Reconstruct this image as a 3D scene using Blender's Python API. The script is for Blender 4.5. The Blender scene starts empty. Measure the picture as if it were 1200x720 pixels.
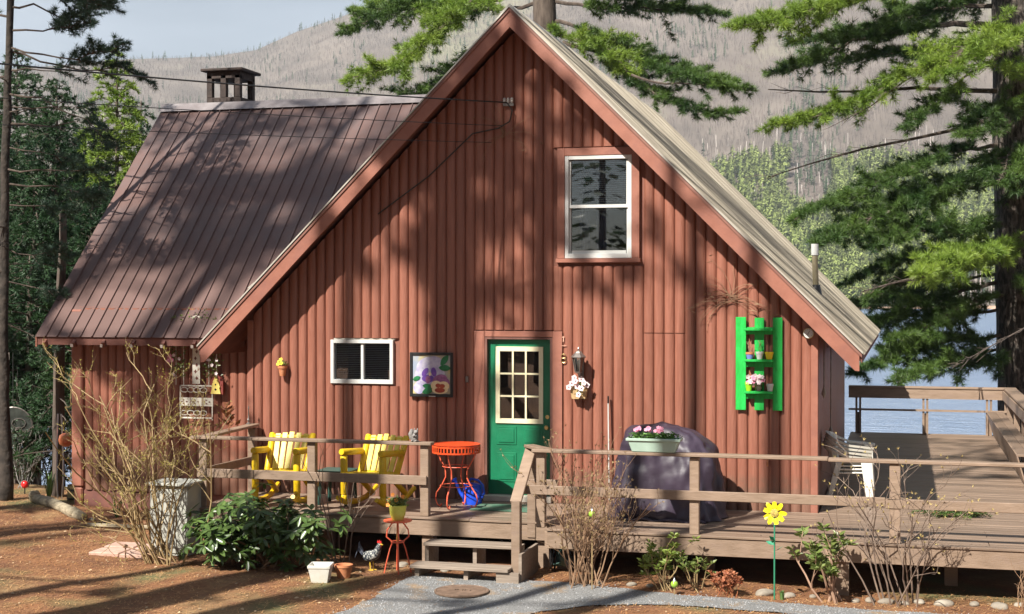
import bpy, bmesh, math, random
import numpy as np
from mathutils import Vector, Matrix, noise as mnoise
random.seed(7); rng = np.random.default_rng(7)
S = bpy.context.scene; COL = S.collection
PI = math.pi; R = math.radians
# ------------------------------------------------------------------ camera
FPX = 1700.0; YAW = math.atan(460/FPX); PITCH = -math.atan(15/FPX)
CAM = Vector((4.7936, -18.0525, 2.6649))
cd = bpy.data.cameras.new('camera'); cam = bpy.data.objects.new('camera', cd); COL.objects.link(cam)
cam.location = CAM; cam.rotation_euler = (PI/2+PITCH, 0, YAW)
cd.sensor_width = 36; cd.lens = 36*FPX/1200; cd.clip_start = .1; cd.clip_end = 9000
S.camera = cam
# ------------------------------------------------------------------ light
SUN = Vector((.48, 1.0, -1.07)).normalized()          # direction the light travels
EL = math.asin(-SUN.z)
W = bpy.data.worlds.new('World'); S.world = W; W.use_nodes = True
nt = W.node_tree; nt.nodes.clear()
wo = nt.nodes.new('ShaderNodeOutputWorld'); bg = nt.nodes.new('ShaderNodeBackground'); sk = nt.nodes.new('ShaderNodeTexSky')
sk.sky_type = 'NISHITA'; sk.sun_disc = False; sk.sun_elevation = EL; sk.sun_rotation = math.atan2(-SUN.x, -SUN.y)
sk.air_density = 1.0; sk.dust_density = .8; sk.ozone_density = 1.3
tc = nt.nodes.new('ShaderNodeTexCoord'); mp = nt.nodes.new('ShaderNodeMapping'); mp.inputs['Scale'].default_value = (1.5, 1.5, 6)
nz = nt.nodes.new('ShaderNodeTexNoise'); nz.inputs['Scale'].default_value = 2.2; nz.inputs['Detail'].default_value = 6
rp = nt.nodes.new('ShaderNodeValToRGB'); rp.color_ramp.elements[0].position = .30; rp.color_ramp.elements[1].position = .68
rp.color_ramp.elements[0].color = (0, 0, 0, 1); rp.color_ramp.elements[1].color = (.5, .5, .5, 1)
mx = nt.nodes.new('ShaderNodeMixRGB'); mx.inputs[2].default_value = (13, 14.4, 16.6, 1)
L = nt.links
L.new(tc.outputs['Generated'], mp.inputs[0]); L.new(mp.outputs[0], nz.inputs[0]); L.new(nz.outputs[0], rp.inputs[0])
L.new(rp.outputs[0], mx.inputs[0]); L.new(sk.outputs[0], mx.inputs[1]); L.new(mx.outputs[0], bg.inputs[0]); L.new(bg.outputs[0], wo.inputs[0])
bg.inputs[1].default_value = .028
sl = bpy.data.lights.new('sun', 'SUN'); so = bpy.data.objects.new('sun', sl); COL.objects.link(so)
sl.energy = 5.0; sl.angle = R(.53); sl.color = (1, .95, .86); so.rotation_euler = SUN.to_track_quat('-Z', 'Y').to_euler(); so.location = (-15, -30, 30)
vs = S.view_settings; vs.view_transform = 'Standard'; vs.look = 'None'; vs.exposure = 1.2; vs.gamma = 1; vs.use_curve_mapping = False
S.cycles.max_bounces = 6; S.cycles.transparent_max_bounces = 8; S.cycles.diffuse_bounces = 3
# pixel of the photograph + a true depth plane -> world point (used only to read positions off)
FW = Vector((-math.sin(YAW)*math.cos(PITCH), math.cos(YAW)*math.cos(PITCH), math.sin(PITCH)))
RT = Vector((math.cos(YAW), math.sin(YAW), 0)); UP = RT.cross(FW)
def ray(px, py): return FW+RT*((px-600)/FPX)-UP*((py-360)/FPX)
def at(px, py, y):
    d = ray(px, py); return CAM+d*((y-CAM.y)/d.y)
def atz(px, py, z):
    d = ray(px, py); return CAM+d*((z-CAM.z)/d.z)
# ------------------------------------------------------------------ materials
MATS = {}
def mat(name, c1, c2=None, rough=.6, scale=8, stretch=(1, 1, 1), bump=0, bscale=None, metal=0, spec=.5, detail=5, rnd=0, lo=.35, hi=.65, trans=0, c3=None, s3=1.5, p3=(.5, .7), emit=None, obj=True, island=0, rvar=0):
    if name in MATS: return MATS[name]
    m = bpy.data.materials.new(name); m.use_nodes = True; t = m.node_tree; b = t.nodes['Principled BSDF']; N = t.nodes.new; K = t.links.new
    b.inputs['Roughness'].default_value = rough; b.inputs['Metallic'].default_value = metal; b.inputs['Specular IOR Level'].default_value = spec
    tcn = N('ShaderNodeTexCoord'); mpn = N('ShaderNodeMapping'); mpn.inputs['Scale'].default_value = stretch
    K(tcn.outputs['Object'], mpn.inputs[0])
    vec = mpn.outputs[0]
    oi = N('ShaderNodeObjectInfo')
    if rnd and not name.startswith('roof'):
        ad = N('ShaderNodeVectorMath'); ad.operation = 'ADD'; mu = N('ShaderNodeMath'); mu.operation = 'MULTIPLY'; mu.inputs[1].default_value = 50
        K(oi.outputs['Random'], mu.inputs[0]); K(mpn.outputs[0], ad.inputs[0]); K(mu.outputs[0], ad.inputs[1]); vec = ad.outputs[0]
    no = N('ShaderNodeTexNoise'); no.inputs['Scale'].default_value = scale; no.inputs['Detail'].default_value = detail; no.inputs['Roughness'].default_value = .6
    K(vec, no.inputs[0])
    cr = N('ShaderNodeValToRGB'); cr.color_ramp.elements[0].position = lo; cr.color_ramp.elements[1].position = hi
    cr.color_ramp.elements[0].color = (*c1, 1); cr.color_ramp.elements[1].color = (*(c2 or c1), 1); K(no.outputs[0], cr.inputs[0])
    col = cr.outputs[0]
    if c3:
        n3 = N('ShaderNodeTexNoise'); n3.inputs['Scale'].default_value = s3; n3.inputs['Detail'].default_value = 6; n3.inputs['Roughness'].default_value = .65; K(vec, n3.inputs[0])
        r3 = N('ShaderNodeValToRGB'); r3.color_ramp.elements[0].position = p3[0]; r3.color_ramp.elements[1].position = p3[1]; K(n3.outputs[0], r3.inputs[0])
        mm = N('ShaderNodeMixRGB'); K(r3.outputs[0], mm.inputs[0]); K(col, mm.inputs[1]); mm.inputs[2].default_value = (*c3, 1); col = mm.outputs[0]
    if rnd or island:
        hs = N('ShaderNodeHueSaturation'); mr = N('ShaderNodeMapRange'); k = rnd or island
        src = oi.outputs['Random']
        if island: ge = N('ShaderNodeNewGeometry'); src = ge.outputs['Random Per Island']
        mr.inputs[3].default_value = 1-k; mr.inputs[4].default_value = 1+k; K(src, mr.inputs[0]); K(mr.outputs[0], hs.inputs['Value']); K(col, hs.inputs['Color']); col = hs.outputs[0]
    K(col, b.inputs['Base Color'])
    if rvar:
        m2 = N('ShaderNodeMapRange'); m2.inputs[3].default_value = rough-rvar; m2.inputs[4].default_value = rough+rvar; K(no.outputs[0], m2.inputs[0]); K(m2.outputs[0], b.inputs['Roughness'])
    if bump:
        bn = N('ShaderNodeTexNoise'); bn.inputs['Scale'].default_value = bscale or scale*2; bn.inputs['Detail'].default_value = 6; K(vec, bn.inputs[0])
        bu = N('ShaderNodeBump'); bu.inputs['Strength'].default_value = min(bump, 1); bu.inputs['Distance'].default_value = .01*max(1, bump); K(bn.outputs[0], bu.inputs['Height']); K(bu.outputs[0], b.inputs['Normal'])
    if emit: b.inputs['Emission Color'].default_value = (*emit, 1); b.inputs['Emission Strength'].default_value = 1
    if trans:
        out = t.nodes['Material Output']; tr = N('ShaderNodeBsdfTranslucent'); ms = N('ShaderNodeMixShader'); ms.inputs[0].default_value = trans
        K(col, tr.inputs[0]); K(b.outputs[0], ms.inputs[1]); K(tr.outputs[0], ms.inputs[2]); K(ms.outputs[0], out.inputs[0])
    MATS[name] = m; return m
def glassmat(name, tint=(.9, .93, .95), refl=.06):
    m = bpy.data.materials.new(name); m.use_nodes = True; t = m.node_tree; t.nodes.clear(); N = t.nodes.new
    o = N('ShaderNodeOutputMaterial'); g = N('ShaderNodeBsdfGlossy'); g.inputs['Roughness'].default_value = .015; tr = N('ShaderNodeBsdfTransparent'); tr.inputs[0].default_value = (*tint, 1)
    lw = N('ShaderNodeFresnel'); lw.inputs[0].default_value = 1.5; mr = N('ShaderNodeMath'); mr.operation = 'ADD'; mr.inputs[1].default_value = refl
    ms = N('ShaderNodeMixShader'); K = t.links.new
    K(lw.outputs[0], mr.inputs[0]); K(mr.outputs[0], ms.inputs[0]); K(tr.outputs[0], ms.inputs[1]); K(g.outputs[0], ms.inputs[2]); K(ms.outputs[0], o.inputs[0]); return m
# ------------------------------------------------------------------ mesh builder
class MB:
    def __init__(s): s.v = []; s.f = []
    def add(s, vs_, fs):
        o = len(s.v); s.v += [tuple(p) for p in vs_]; s.f += [tuple(i+o for i in f) for f in fs]; return s
    def box(s, x0, x1, y0, y1, z0, z1, M=None):
        p = [(x, y, z) for x in (x0, x1) for y in (y0, y1) for z in (z0, z1)]
        if M is not None: p = [tuple(M @ Vector(q)) for q in p]
        return s.add(p, [(0, 1, 3, 2), (4, 6, 7, 5), (0, 4, 5, 1), (2, 3, 7, 6), (0, 2, 6, 4), (1, 5, 7, 3)])
    def bar(s, a, b, w, h, up=(0, 0, 1)):
        a = Vector(a); b = Vector(b); d = (b-a).normalized(); u = Vector(up); x = d.cross(u)
        if x.length < 1e-4: x = d.cross(Vector((1, 0, 0)))
        x.normalize(); u = x.cross(d).normalized(); x = x*w/2; u = u*h/2
        p = [q+sx*x+sz*u for q in (a, b) for sx in (-1, 1) for sz in (-1, 1)]
        return s.add(p, [(0, 1, 3, 2), (4, 6, 7, 5), (0, 4, 5, 1), (2, 3, 7, 6), (0, 2, 6, 4), (1, 5, 7, 3)])
    def tube(s, pts, rad, n=6, cap=True):
        pts = [Vector(p) for p in pts]
        if not hasattr(rad, '__len__'): rad = [rad]*len(pts)
        vs_ = []; fs = []; pu = None
        for i, p in enumerate(pts):
            d = (pts[min(i+1, len(pts)-1)]-pts[max(i-1, 0)])
            d = d.normalized() if d.length > 1e-9 else Vector((0, 0, 1))
            if pu is None: pu = d.orthogonal().normalized()
            else:
                pu = pu-d*pu.dot(d); pu = pu.normalized() if pu.length > 1e-6 else d.orthogonal().normalized()
            w = d.cross(pu)
            for k in range(n):
                a = 2*PI*k/n; vs_.append(p+(pu*math.cos(a)+w*math.sin(a))*rad[i])
        for i in range(len(pts)-1):
            for k in range(n):
                k2 = (k+1) % n; fs.append((i*n+k, i*n+k2, (i+1)*n+k2, (i+1)*n+k))
        if cap: fs.append(tuple(range(n-1, -1, -1))); fs.append(tuple((len(pts)-1)*n+k for k in range(n)))
        return s.add(vs_, fs)
    def lathe(s, prof, n=16, c=(0, 0, 0), sx=1, sy=1, M=None):
        vs_ = []; fs = []
        for r, z in prof:
            for k in range(n):
                a = 2*PI*k/n; q = Vector((r*math.cos(a)*sx, r*math.sin(a)*sy, z))
                if M is not None: q = M @ q
                vs_.append(q+Vector(c))
        for i in range(len(prof)-1):
            for k in range(n):
                k2 = (k+1) % n; fs.append((i*n+k, i*n+k2, (i+1)*n+k2, (i+1)*n+k))
        fs.append(tuple(range(n-1, -1, -1))); fs.append(tuple((len(prof)-1)*n+k for k in range(n)))
        return s.add(vs_, fs)
    def blob(s, c, r, n=8, m=6, jit=0, seed=0):
        rr = random.Random(seed); c = Vector(c); r = r if hasattr(r, '__len__') else (r, r, r); vs_ = []; fs = []
        for i in range(1, m):
            for k in range(n):
                a = 2*PI*k/n; b = PI*i/m; j = 1+jit*(rr.random()-.5)*2
                vs_.append(c+Vector((math.cos(a)*math.sin(b)*r[0]*j, math.sin(a)*math.sin(b)*r[1]*j, math.cos(b)*r[2]*j)))
        t = len(vs_); vs_.append(c+Vector((0, 0, r[2]))); vs_.append(c-Vector((0, 0, r[2])))
        for i in range(m-2):
            for k in range(n): k2 = (k+1) % n; fs.append((i*n+k, (i+1)*n+k, (i+1)*n+k2, i*n+k2))
        for k in range(n): k2 = (k+1) % n; fs.append((t, k, k2)); fs.append((t+1, (m-2)*n+k2, (m-2)*n+k))
        return s.add(vs_, fs)
    def prism(s, poly, v, ):            # poly: 3D points, v: extrusion vector
        v = Vector(v); p = [Vector(q) for q in poly]; n = len(p)
        return s.add(p+[q+v for q in p], [tuple(range(n-1, -1, -1)), tuple(range(n, 2*n))]+[(i, (i+1) % n, n+(i+1) % n, n+i) for i in range(n)])
    def build(s, name, m, parent=None, smooth=False, loc=None, bev=0, **tags):
        me = bpy.data.meshes.new(name); me.from_pydata(s.v, [], s.f); me.update()
        bm = bmesh.new(); bm.from_mesh(me)
        if smooth == 'weld' : bmesh.ops.remove_doubles(bm, verts=bm.verts, dist=1e-5)
        bmesh.ops.recalc_face_normals(bm, faces=bm.faces); bm.to_mesh(me); bm.free()
        if m: me.materials.append(m)
        if smooth:
            me.shade_smooth()
            if smooth != 'all': me.set_sharp_from_angle(angle=R(42))
        o = bpy.data.objects.new(name, me); COL.objects.link(o)
        if parent: o.parent = parent
        if loc is not None: o.location = loc
        if bev:
            b = o.modifiers.new('bevel', 'BEVEL'); b.width = bev; b.segments = 1; b.limit_method = 'ANGLE'
        for k, w in tags.items(): o[k] = w
        return o
def smooth_angle(o, deg=40):
    try: o.data.set_sharp_from_angle(angle=R(deg))
    except Exception: pass
    return o
def thing(name, label, cat, loc=(0, 0, 0), rz=0, group=None):
    o = bpy.data.objects.new(name, None); COL.objects.link(o); o.location = loc; o.rotation_euler = (0, 0, rz); o.empty_display_size = .1
    o['label'] = label; o['category'] = cat
    if group: o['group'] = group
    return o
def tag(o, label, cat, group=None):
    o['label'] = label; o['category'] = cat
    if group: o['group'] = group
    return o
def struct(o): o['kind'] = 'structure'; return o
def copy_tree(o, parent=None):
    c = o.copy(); COL.objects.link(c); c.parent = parent
    for ch in list(o.children): copy_tree(ch, c)
    return c
def inst(name, me, parent, loc=(0, 0, 0), rot=(0, 0, 0), scale=(1, 1, 1), **tags):
    o = bpy.data.objects.new(name, me); COL.objects.link(o); o.parent = parent; o.location = loc; o.rotation_euler = rot; o.scale = scale
    for k, w in tags.items(): o[k] = w
    return o
def npmesh(name, V, F, m, parent=None, **tags):
    V = np.asarray(V, np.float32); F = np.asarray(F, np.int32); k = F.shape[1]
    me = bpy.data.meshes.new(name); me.vertices.add(len(V)); me.vertices.foreach_set('co', V.ravel())
    me.loops.add(F.size); me.loops.foreach_set('vertex_index', F.ravel()); me.polygons.add(len(F))
    me.polygons.foreach_set('loop_start', np.arange(0, F.size, k, dtype=np.int32)); me.polygons.foreach_set('loop_total', np.full(len(F), k, np.int32))
    me.update(calc_edges=True); me.materials.append(m)
    o = bpy.data.objects.new(name, me); COL.objects.link(o)
    if parent: o.parent = parent
    for q, w in tags.items(): o[q] = w
    return o
def unit(a): return a/np.maximum(np.linalg.norm(a, axis=1, keepdims=True), 1e-9)
def needles(C_, A_, n, ln, wd, spread=1.0, flat=1.0):
    """n needle slivers fanned out at every tuft centre C_ about axis A_"""
    C_ = np.repeat(np.asarray(C_, float), n, 0); A = np.repeat(np.asarray(A_, float), n, 0)
    d = rng.normal(size=C_.shape); d[:, 2] *= flat; d = unit(unit(A)+spread*unit(d)); k = len(C_)
    l = ln*(.7+.6*rng.random((k, 1))); s = unit(np.cross(d, rng.normal(size=d.shape)))*wd/2
    V = np.stack([C_-s, C_+s, C_+d*l], 1).reshape(-1, 3)
    return V, np.arange(3*k).reshape(-1, 3)
# ------------------------------------------------------------------ palette
M_log = mat('log siding paint', (.23, .086, .056), (.29, .113, .074), rough=.45, scale=5, stretch=(7, 7, .6), bump=.6, bscale=12, rnd=.07, c3=(.22, .085, .058), s3=1.1, p3=(.52, .8), rvar=.12)
M_trim = mat('trim paint', (.25, .095, .063), (.32, .13, .088), rough=.5, scale=5, bump=.2, bscale=30, c3=(.22, .09, .07), s3=2, p3=(.5, .75))
M_soffit = mat('soffit', (.13, .05, .04), (.18, .07, .05), rough=.8, scale=6)
M_roof = mat('roof metal', (.125, .070, .060), (.15, .088, .077), rough=.5, scale=1.1, metal=.2, rnd=.05, c3=(.125, .112, .118), s3=.35, p3=(.5, .7), rvar=.06)
M_roofR = mat('beige roof metal', (.24, .205, .155), (.36, .32, .25), rough=.42, scale=1.5, metal=.25, rnd=.38, c3=(.18, .15, .13), s3=1, p3=(.5, .75), rvar=.1)  # beige copy of the roof metal; corrugation shading painted as panel contrast
M_edge = mat('drip edge metal', (.55, .5, .42), (.65, .62, .55), rough=.35, scale=3, metal=.5)
M_deckb = mat('deck board paint', (.17, .117, .082), (.245, .172, .125), rough=.5, scale=3, stretch=(.6, 8, 8), bump=.3, bscale=10, rnd=.14, c3=(.13, .09, .07), s3=1.4, p3=(.55, .8), rvar=.12)
M_rail = mat('deck rail paint', (.21, .145, .10), (.29, .205, .148), rough=.55, scale=4, stretch=(1, 4, 4), bump=.3, bscale=20, rnd=.1, c3=(.16, .11, .09), s3=2, p3=(.55, .8))
M_step = mat('weathered step wood', (.20, .155, .12), (.30, .24, .19), rough=.75, scale=4, stretch=(.5, 8, 8), bump=.5, bscale=12, rnd=.1)
M_white = mat('white vinyl', (.54, .54, .52), (.62, .62, .60), rough=.4, scale=4, c3=(.55, .53, .48), s3=3, p3=(.55, .85))
M_blind = mat('blind slat', (.34, .34, .34), rough=.6)
M_dark = mat('dark interior', (.012, .011, .012), rough=.9)
M_room = mat('darkened room wall', (.02, .018, .018), (.03, .026, .024), rough=.9)  # near black: dimness of the unlit room put into its colour
M_cloth = mat('curtain', (.05, .05, .09), (.09, .09, .12), rough=.9, scale=5)
M_glass = glassmat('window glass')
M_green = mat('door green', (.005, .135, .06), (.008, .175, .08), rough=.38, scale=4, bump=.3, bscale=25, c3=(.008, .12, .055), s3=3, p3=(.5, .8))
M_cream = mat('cream muntin', (.72, .66, .42), (.78, .72, .5), rough=.5, scale=8)
M_brass = mat('brass', (.6, .45, .2), rough=.3, metal=1)
M_steel = mat('bright steel', (.6, .6, .6), rough=.3, metal=1)
M_pewter = mat('pewter lantern', (.16, .14, .13), (.24, .21, .19), rough=.4, metal=.6, scale=20)
M_black = mat('black paint', (.012, .012, .014), (.02, .02, .02), rough=.4)
M_terra = mat('terracotta', (.45, .16, .065), (.55, .22, .1), rough=.8, scale=14, c3=(.6, .45, .35), s3=5, p3=(.6, .8))
M_pallet = mat('pallet green', (.004, .33, .04), (.008, .45, .07), rough=.55, scale=6, stretch=(4, 4, 1), bump=.4, bscale=20, rnd=.08)
M_yel = mat('yellow log paint', (.64, .40, .008), (.76, .52, .015), rough=.38, scale=7, bump=.25, bscale=20, c3=(.6, .4, .02), s3=4, p3=(.6, .85))
M_yslat = mat('pale yellow slat', (.74, .56, .06), (.8, .66, .13), rough=.45, scale=7, stretch=(4, 4, 1), bump=.2)
M_orange = mat('orange enamel', (.60, .055, .012), (.70, .085, .02), rough=.4, scale=15, c3=(.35, .05, .02), s3=9, p3=(.6, .75))
M_coral = mat('coral enamel', (.72, .10, .05), (.8, .16, .08), rough=.4, scale=15, c3=(.4, .08, .05), s3=9, p3=(.6, .75))
M_blue = mat('blue plastic', (.012, .06, .52), (.015, .075, .6), rough=.35)
M_cover = mat('grill cover', (.027, .018, .031), (.048, .033, .055), rough=.5, scale=2.5, bump=.8, bscale=5, c3=(.04, .03, .05), s3=2, p3=(.5, .7))
M_sage = mat('sage plastic', (.33, .44, .36), (.38, .5, .42), rough=.45, scale=5)
M_plastic = mat('white plastic', (.62, .60, .54), (.72, .7, .64), rough=.4, scale=4, c3=(.5, .47, .38), s3=3, p3=(.5, .8))
M_bark = mat('pine bark', (.055, .04, .032), (.13, .10, .08), rough=.95, scale=3, stretch=(3, 3, .8), bump=1, bscale=7)
M_barkl = mat('grey bark', (.055, .042, .034), (.2, .165, .14), rough=.9, scale=3, stretch=(3, 3, .9), bump=4, bscale=6, c3=(.03, .025, .02), s3=5, p3=(.45, .55))
M_twig = mat('brown twig', (.20, .115, .065), (.32, .2, .12), rough=.8, scale=6)
M_tan = mat('tan twig', (.25, .17, .085), (.38, .275, .13), rough=.7, scale=6)
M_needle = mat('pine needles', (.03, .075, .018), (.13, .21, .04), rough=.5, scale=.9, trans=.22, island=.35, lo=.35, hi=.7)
M_needleY = mat('pine needles sunny', (.13, .22, .03), (.28, .38, .055), rough=.5, scale=1.2, trans=.28, island=.35)  # brighter, yellower copy of the needles: sunlight put into the colour
M_hem = mat('hemlock needles', (.02, .055, .024), (.05, .105, .035), rough=.55, scale=.8, trans=.3, island=.35, c3=(.12, .19, .03), s3=.5, p3=(.58, .75))
M_leaf = mat('rhododendron leaf', (.04, .08, .018), (.085, .135, .03), rough=.32, scale=9, trans=.15, rnd=.35)
M_leafy = mat('yellow green leaf', (.16, .24, .04), (.28, .34, .07), rough=.45, scale=9, trans=.35, island=.3)
M_leafo = mat('olive leaf', (.10, .15, .035), (.19, .23, .06), rough=.4, scale=9, trans=.25, island=.35)
M_leafr = mat('red brown leaf', (.28, .085, .04), (.42, .16, .07), rough=.6, scale=9, trans=.2, island=.3)
M_rock = mat('pale rock', (.19, .16, .125), (.33, .29, .235), rough=.85, scale=6, bump=.8, bscale=14, rnd=.15)
M_driftw = mat('driftwood', (.18, .145, .095), (.38, .32, .22), rough=.85, scale=5, stretch=(1, 4, 4), bump=.8)
M_wire = mat('cable', (.02, .02, .02), rough=.5)
M_grey = mat('grey white box paint', (.34, .34, .30), (.44, .44, .39), rough=.6, scale=5, bump=.3, c3=(.34, .33, .28), s3=2.5, p3=(.5, .75))

def add_splash(m):          # rain splashed dirt on the lowest foot of the siding, and faint nail rust runs
    t = m.node_tree; N = t.nodes.new; K = t.links.new; b = t.nodes['Principled BSDF']; src = b.inputs['Base Color'].links[0].from_socket
    tcn = N('ShaderNodeTexCoord'); sx = N('ShaderNodeSeparateXYZ'); K(tcn.outputs['Object'], sx.inputs[0]); n = N('ShaderNodeTexNoise'); n.inputs['Scale'].default_value = 9; n.inputs['Detail'].default_value = 6; K(tcn.outputs['Object'], n.inputs[0])
    oi = N('ShaderNodeObjectInfo'); ad = N('ShaderNodeMath'); ad.operation = 'MULTIPLY_ADD'; ad.inputs[1].default_value = -.9; K(n.outputs[0], ad.inputs[0]); K(sx.outputs[2], ad.inputs[2])
    mr = N('ShaderNodeMapRange'); mr.inputs[1].default_value = -.25; mr.inputs[2].default_value = .02; mr.inputs[3].default_value = .6; mr.inputs[4].default_value = 0; K(ad.outputs[0], mr.inputs[0])
    mm = N('ShaderNodeMixRGB'); mm.inputs[2].default_value = (.16, .10, .07, 1); K(mr.outputs[0], mm.inputs[0]); K(src, mm.inputs[1]); K(mm.outputs[0], b.inputs['Base Color'])
add_splash(M_log)
# ================================================================== GROUND
def sstep(a, b, x): t = max(0.0, min(1.0, (x-a)/(b-a))); return t*t*(3-2*t)
LAKE = -5.0
def gz0(x, y):
    z = -.56+.02*math.sin(x*1.3+y*.7)+.015*math.sin(y*2.1-x*.8)
    z += .11*sstep(-3.2, -7.5, x)*sstep(-4.5, -.5, y)
    z += 1.45*sstep(-4.6, -15, y)
    crest = 1.4 if x < -3.5 else 3.0
    z -= 7.5*sstep(crest+.3, crest+24, y)
    return z
def gz(x, y):
    z = gz0(x, y)
    if -12 < x < 12 and y > -8: z += .022*mnoise.noise(Vector((x*1.1, y*1.1, 0)))+.008*mnoise.noise(Vector((x*5, y*5, 3)))
    return z
def axis(a, b, fa, fb, f, c):   # fine step f between fa..fb, coarse outside growing
    out = [fa]
    while out[-1] < fb: out.append(out[-1]+f)
    st = c
    while out[-1] < b: out.append(out[-1]+st); st *= 1.35
    st = c; pre = [fa]
    while pre[-1] > a: pre.append(pre[-1]-st); st *= 1.35
    return sorted(set(pre[1:]+out))
gx = axis(-1500, 1500, -10, 8, .16, .5); gy = axis(-600, 60, -6, 3, .16, .5)
gv = [(x, y, gz(x, y) if abs(x) < 200 else gz(200, y)) for y in gy for x in gx]
nx = len(gx); gf = [(j*nx+i, j*nx+i+1, (j+1)*nx+i+1, (j+1)*nx+i) for j in range(len(gy)-1) for i in range(nx-1)]
M_ground = mat('pine needle litter', (.13, .052, .023), (.27, .12, .048), rough=.95, scale=2.2, bump=1.6, bscale=40, c3=(.27, .20, .095), s3=.55, p3=(.55, .75), lo=.3, hi=.7)
def add_ground_detail(m):
    t = m.node_tree; N = t.nodes.new; K = t.links.new; b = t.nodes['Principled BSDF']
    src = b.inputs['Base Color'].links[0].from_socket
    tcn = N('ShaderNodeTexCoord')
    n = N('ShaderNodeTexNoise'); n.inputs['Scale'].default_value = 26; n.inputs['Detail'].default_value = 8; n.inputs['Roughness'].default_value = .8; K(tcn.outputs['Object'], n.inputs[0])
    r_ = N('ShaderNodeMapRange'); r_.inputs[1].default_value = .3; r_.inputs[2].default_value = .7; r_.inputs[3].default_value = .55; r_.inputs[4].default_value = 1.4; K(n.outputs[0], r_.inputs[0])
    hs = N('ShaderNodeHueSaturation'); K(r_.outputs[0], hs.inputs['Value']); K(src, hs.inputs['Color'])
    g = N('ShaderNodeTexNoise'); g.inputs['Scale'].default_value = .8; g.inputs['Detail'].default_value = 7; K(tcn.outputs['Object'], g.inputs[0])
    gr = N('ShaderNodeValToRGB'); gr.color_ramp.elements[0].position = .56; gr.color_ramp.elements[1].position = .7; K(g.outputs[0], gr.inputs[0])
    mm = N('ShaderNodeMixRGB'); mm.inputs[2].default_value = (.13, .12, .045, 1); K(gr.outputs[0], mm.inputs[0]); K(hs.outputs[0], mm.inputs[1]); K(mm.outputs[0], b.inputs['Base Color'])
add_ground_detail(M_ground)
me = bpy.data.meshes.new('ground'); me.from_pydata(gv, [], gf); me.materials.append(M_ground); me.shade_smooth()
ground = bpy.data.objects.new('ground', me); COL.objects.link(ground); struct(ground)
# gravel path: a closed outline with a ragged edge
pout = [(-.75, -4.7), (-.62, -3.9), (-.66, -3.3), (-.62, -2.6), (-.5, -2.25), (.0, -2.2), (.62, -2.24), (1.2, -2.36), (1.9, -2.52), (2.7, -2.66), (3.6, -2.76), (4.6, -2.84), (6, -2.9), (9, -3.0), (9, -3.6), (6, -3.55), (4.6, -3.42), (3.4, -3.3), (2.3, -3.22), (1.6, -3.35), (1.22, -3.7), (1.1, -4.2), (1.15, -5.0), (1.2, -8), (-1.0, -8), (-.85, -6)]
pp = []
for i in range(len(pout)):
    a = Vector(pout[i]); b = Vector(pout[(i+1) % len(pout)]); n = max(1, int((b-a).length/.07))
    for k in range(n):
        q = a.lerp(b, k/n); w = .05*mnoise.noise(Vector((q.x*4, q.y*4, 7)))+.03*mnoise.noise(Vector((q.x*14, q.y*14, 2))); pp.append((q.x+w, q.y+w))
def inside(x, y, P):
    c = False; j = len(P)-1
    for i in range(len(P)):
        if (P[i][1] > y) != (P[j][1] > y) and x < (P[j][0]-P[i][0])*(y-P[i][1])/(P[j][1]-P[i][1])+P[i][0]: c = not c
        j = i
    return c
def sheet(name, poly, m, lift, step=.08, maxc=None):
    bm = bmesh.new(); vs_ = [bm.verts.new((x, y, 0)) for x, y in poly]; bm.faces.new(vs_)
    xs = [p[0] for p in poly]; ys = [p[1] for p in poly]
    for ax, lo_, hi_ in ((0, min(xs), max(xs)), (1, min(ys), max(ys))):
        q = lo_+step
        while q < hi_:
            n = (1, 0, 0) if ax == 0 else (0, 1, 0)
            bmesh.ops.bisect_plane(bm, geom=bm.verts[:]+bm.edges[:]+bm.faces[:], plane_co=(q*n[0], q*n[1], 0), plane_no=n); q += step
    bmesh.ops.triangulate(bm, faces=bm.faces[:])
    for v in bm.verts: v.co.z = gz(v.co.x, v.co.y)+lift
    me = bpy.data.meshes.new(name); bm.to_mesh(me); bm.free(); me.materials.append(m); me.shade_smooth()
    o = bpy.data.objects.new(name, me); COL.objects.link(o); return o
M_gravel = mat('blue grey gravel', (.13, .13, .13), (.27, .268, .262), rough=.9, scale=60, bump=2, bscale=70, detail=3, c3=(.30, .2, .11), s3=2.2, p3=(.56, .72))
struct(sheet('gravel_path', pp, M_gravel, .014, .2))
# loose stones of the gravel and the litter of fallen needles, twigs and bits of bark on the ground
gp = []; 
while len(gp) < 9000:
    x = rng.uniform(-1, 6.5); y = rng.uniform(-5.5, -2.1)
    if inside(x, y, pout) or (rng.random() < .35 and inside(x+rng.normal()*.09, y+rng.normal()*.09, pout)): gp.append((x, y))
V = []; 
for x, y in gp:
    s = rng.uniform(.004, .011); z = gz(x, y)+.014; a = rng.uniform(0, 6.28)
    for k in range(3): V.append((x+s*math.cos(a+k*2.09), y+s*math.sin(a+k*2.09), z-.002))
    V.append((x+rng.uniform(-.3, .3)*s, y+rng.uniform(-.3, .3)*s, z+s*.9))
b = np.arange(len(gp))[:, None]*4; F = np.concatenate([b+np.array([0, 1, 3]), b+np.array([1, 2, 3]), b+np.array([2, 0, 3])])
o = npmesh('loose_gravel', V, F, mat('gravel stones', (.15, .15, .155), (.36, .36, .36), rough=.85, scale=50, island=.4), kind='stuff'); tag(o, 'loose blue grey gravel stones strewn over the path before the steps', 'gravel')
N_ = 90000; X = rng.uniform(-9, 7.5, N_); Y = -6.2+8.5*rng.random(N_); keep = []
for i in range(N_):
    if inside(X[i], Y[i], pout) and rng.random() > .14: continue
    if Y[i] > -.0 and X[i] > -6.5: continue
    if -3.7 < X[i] < 7 and Y[i] > -1.5: continue
    keep.append(i)
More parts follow.
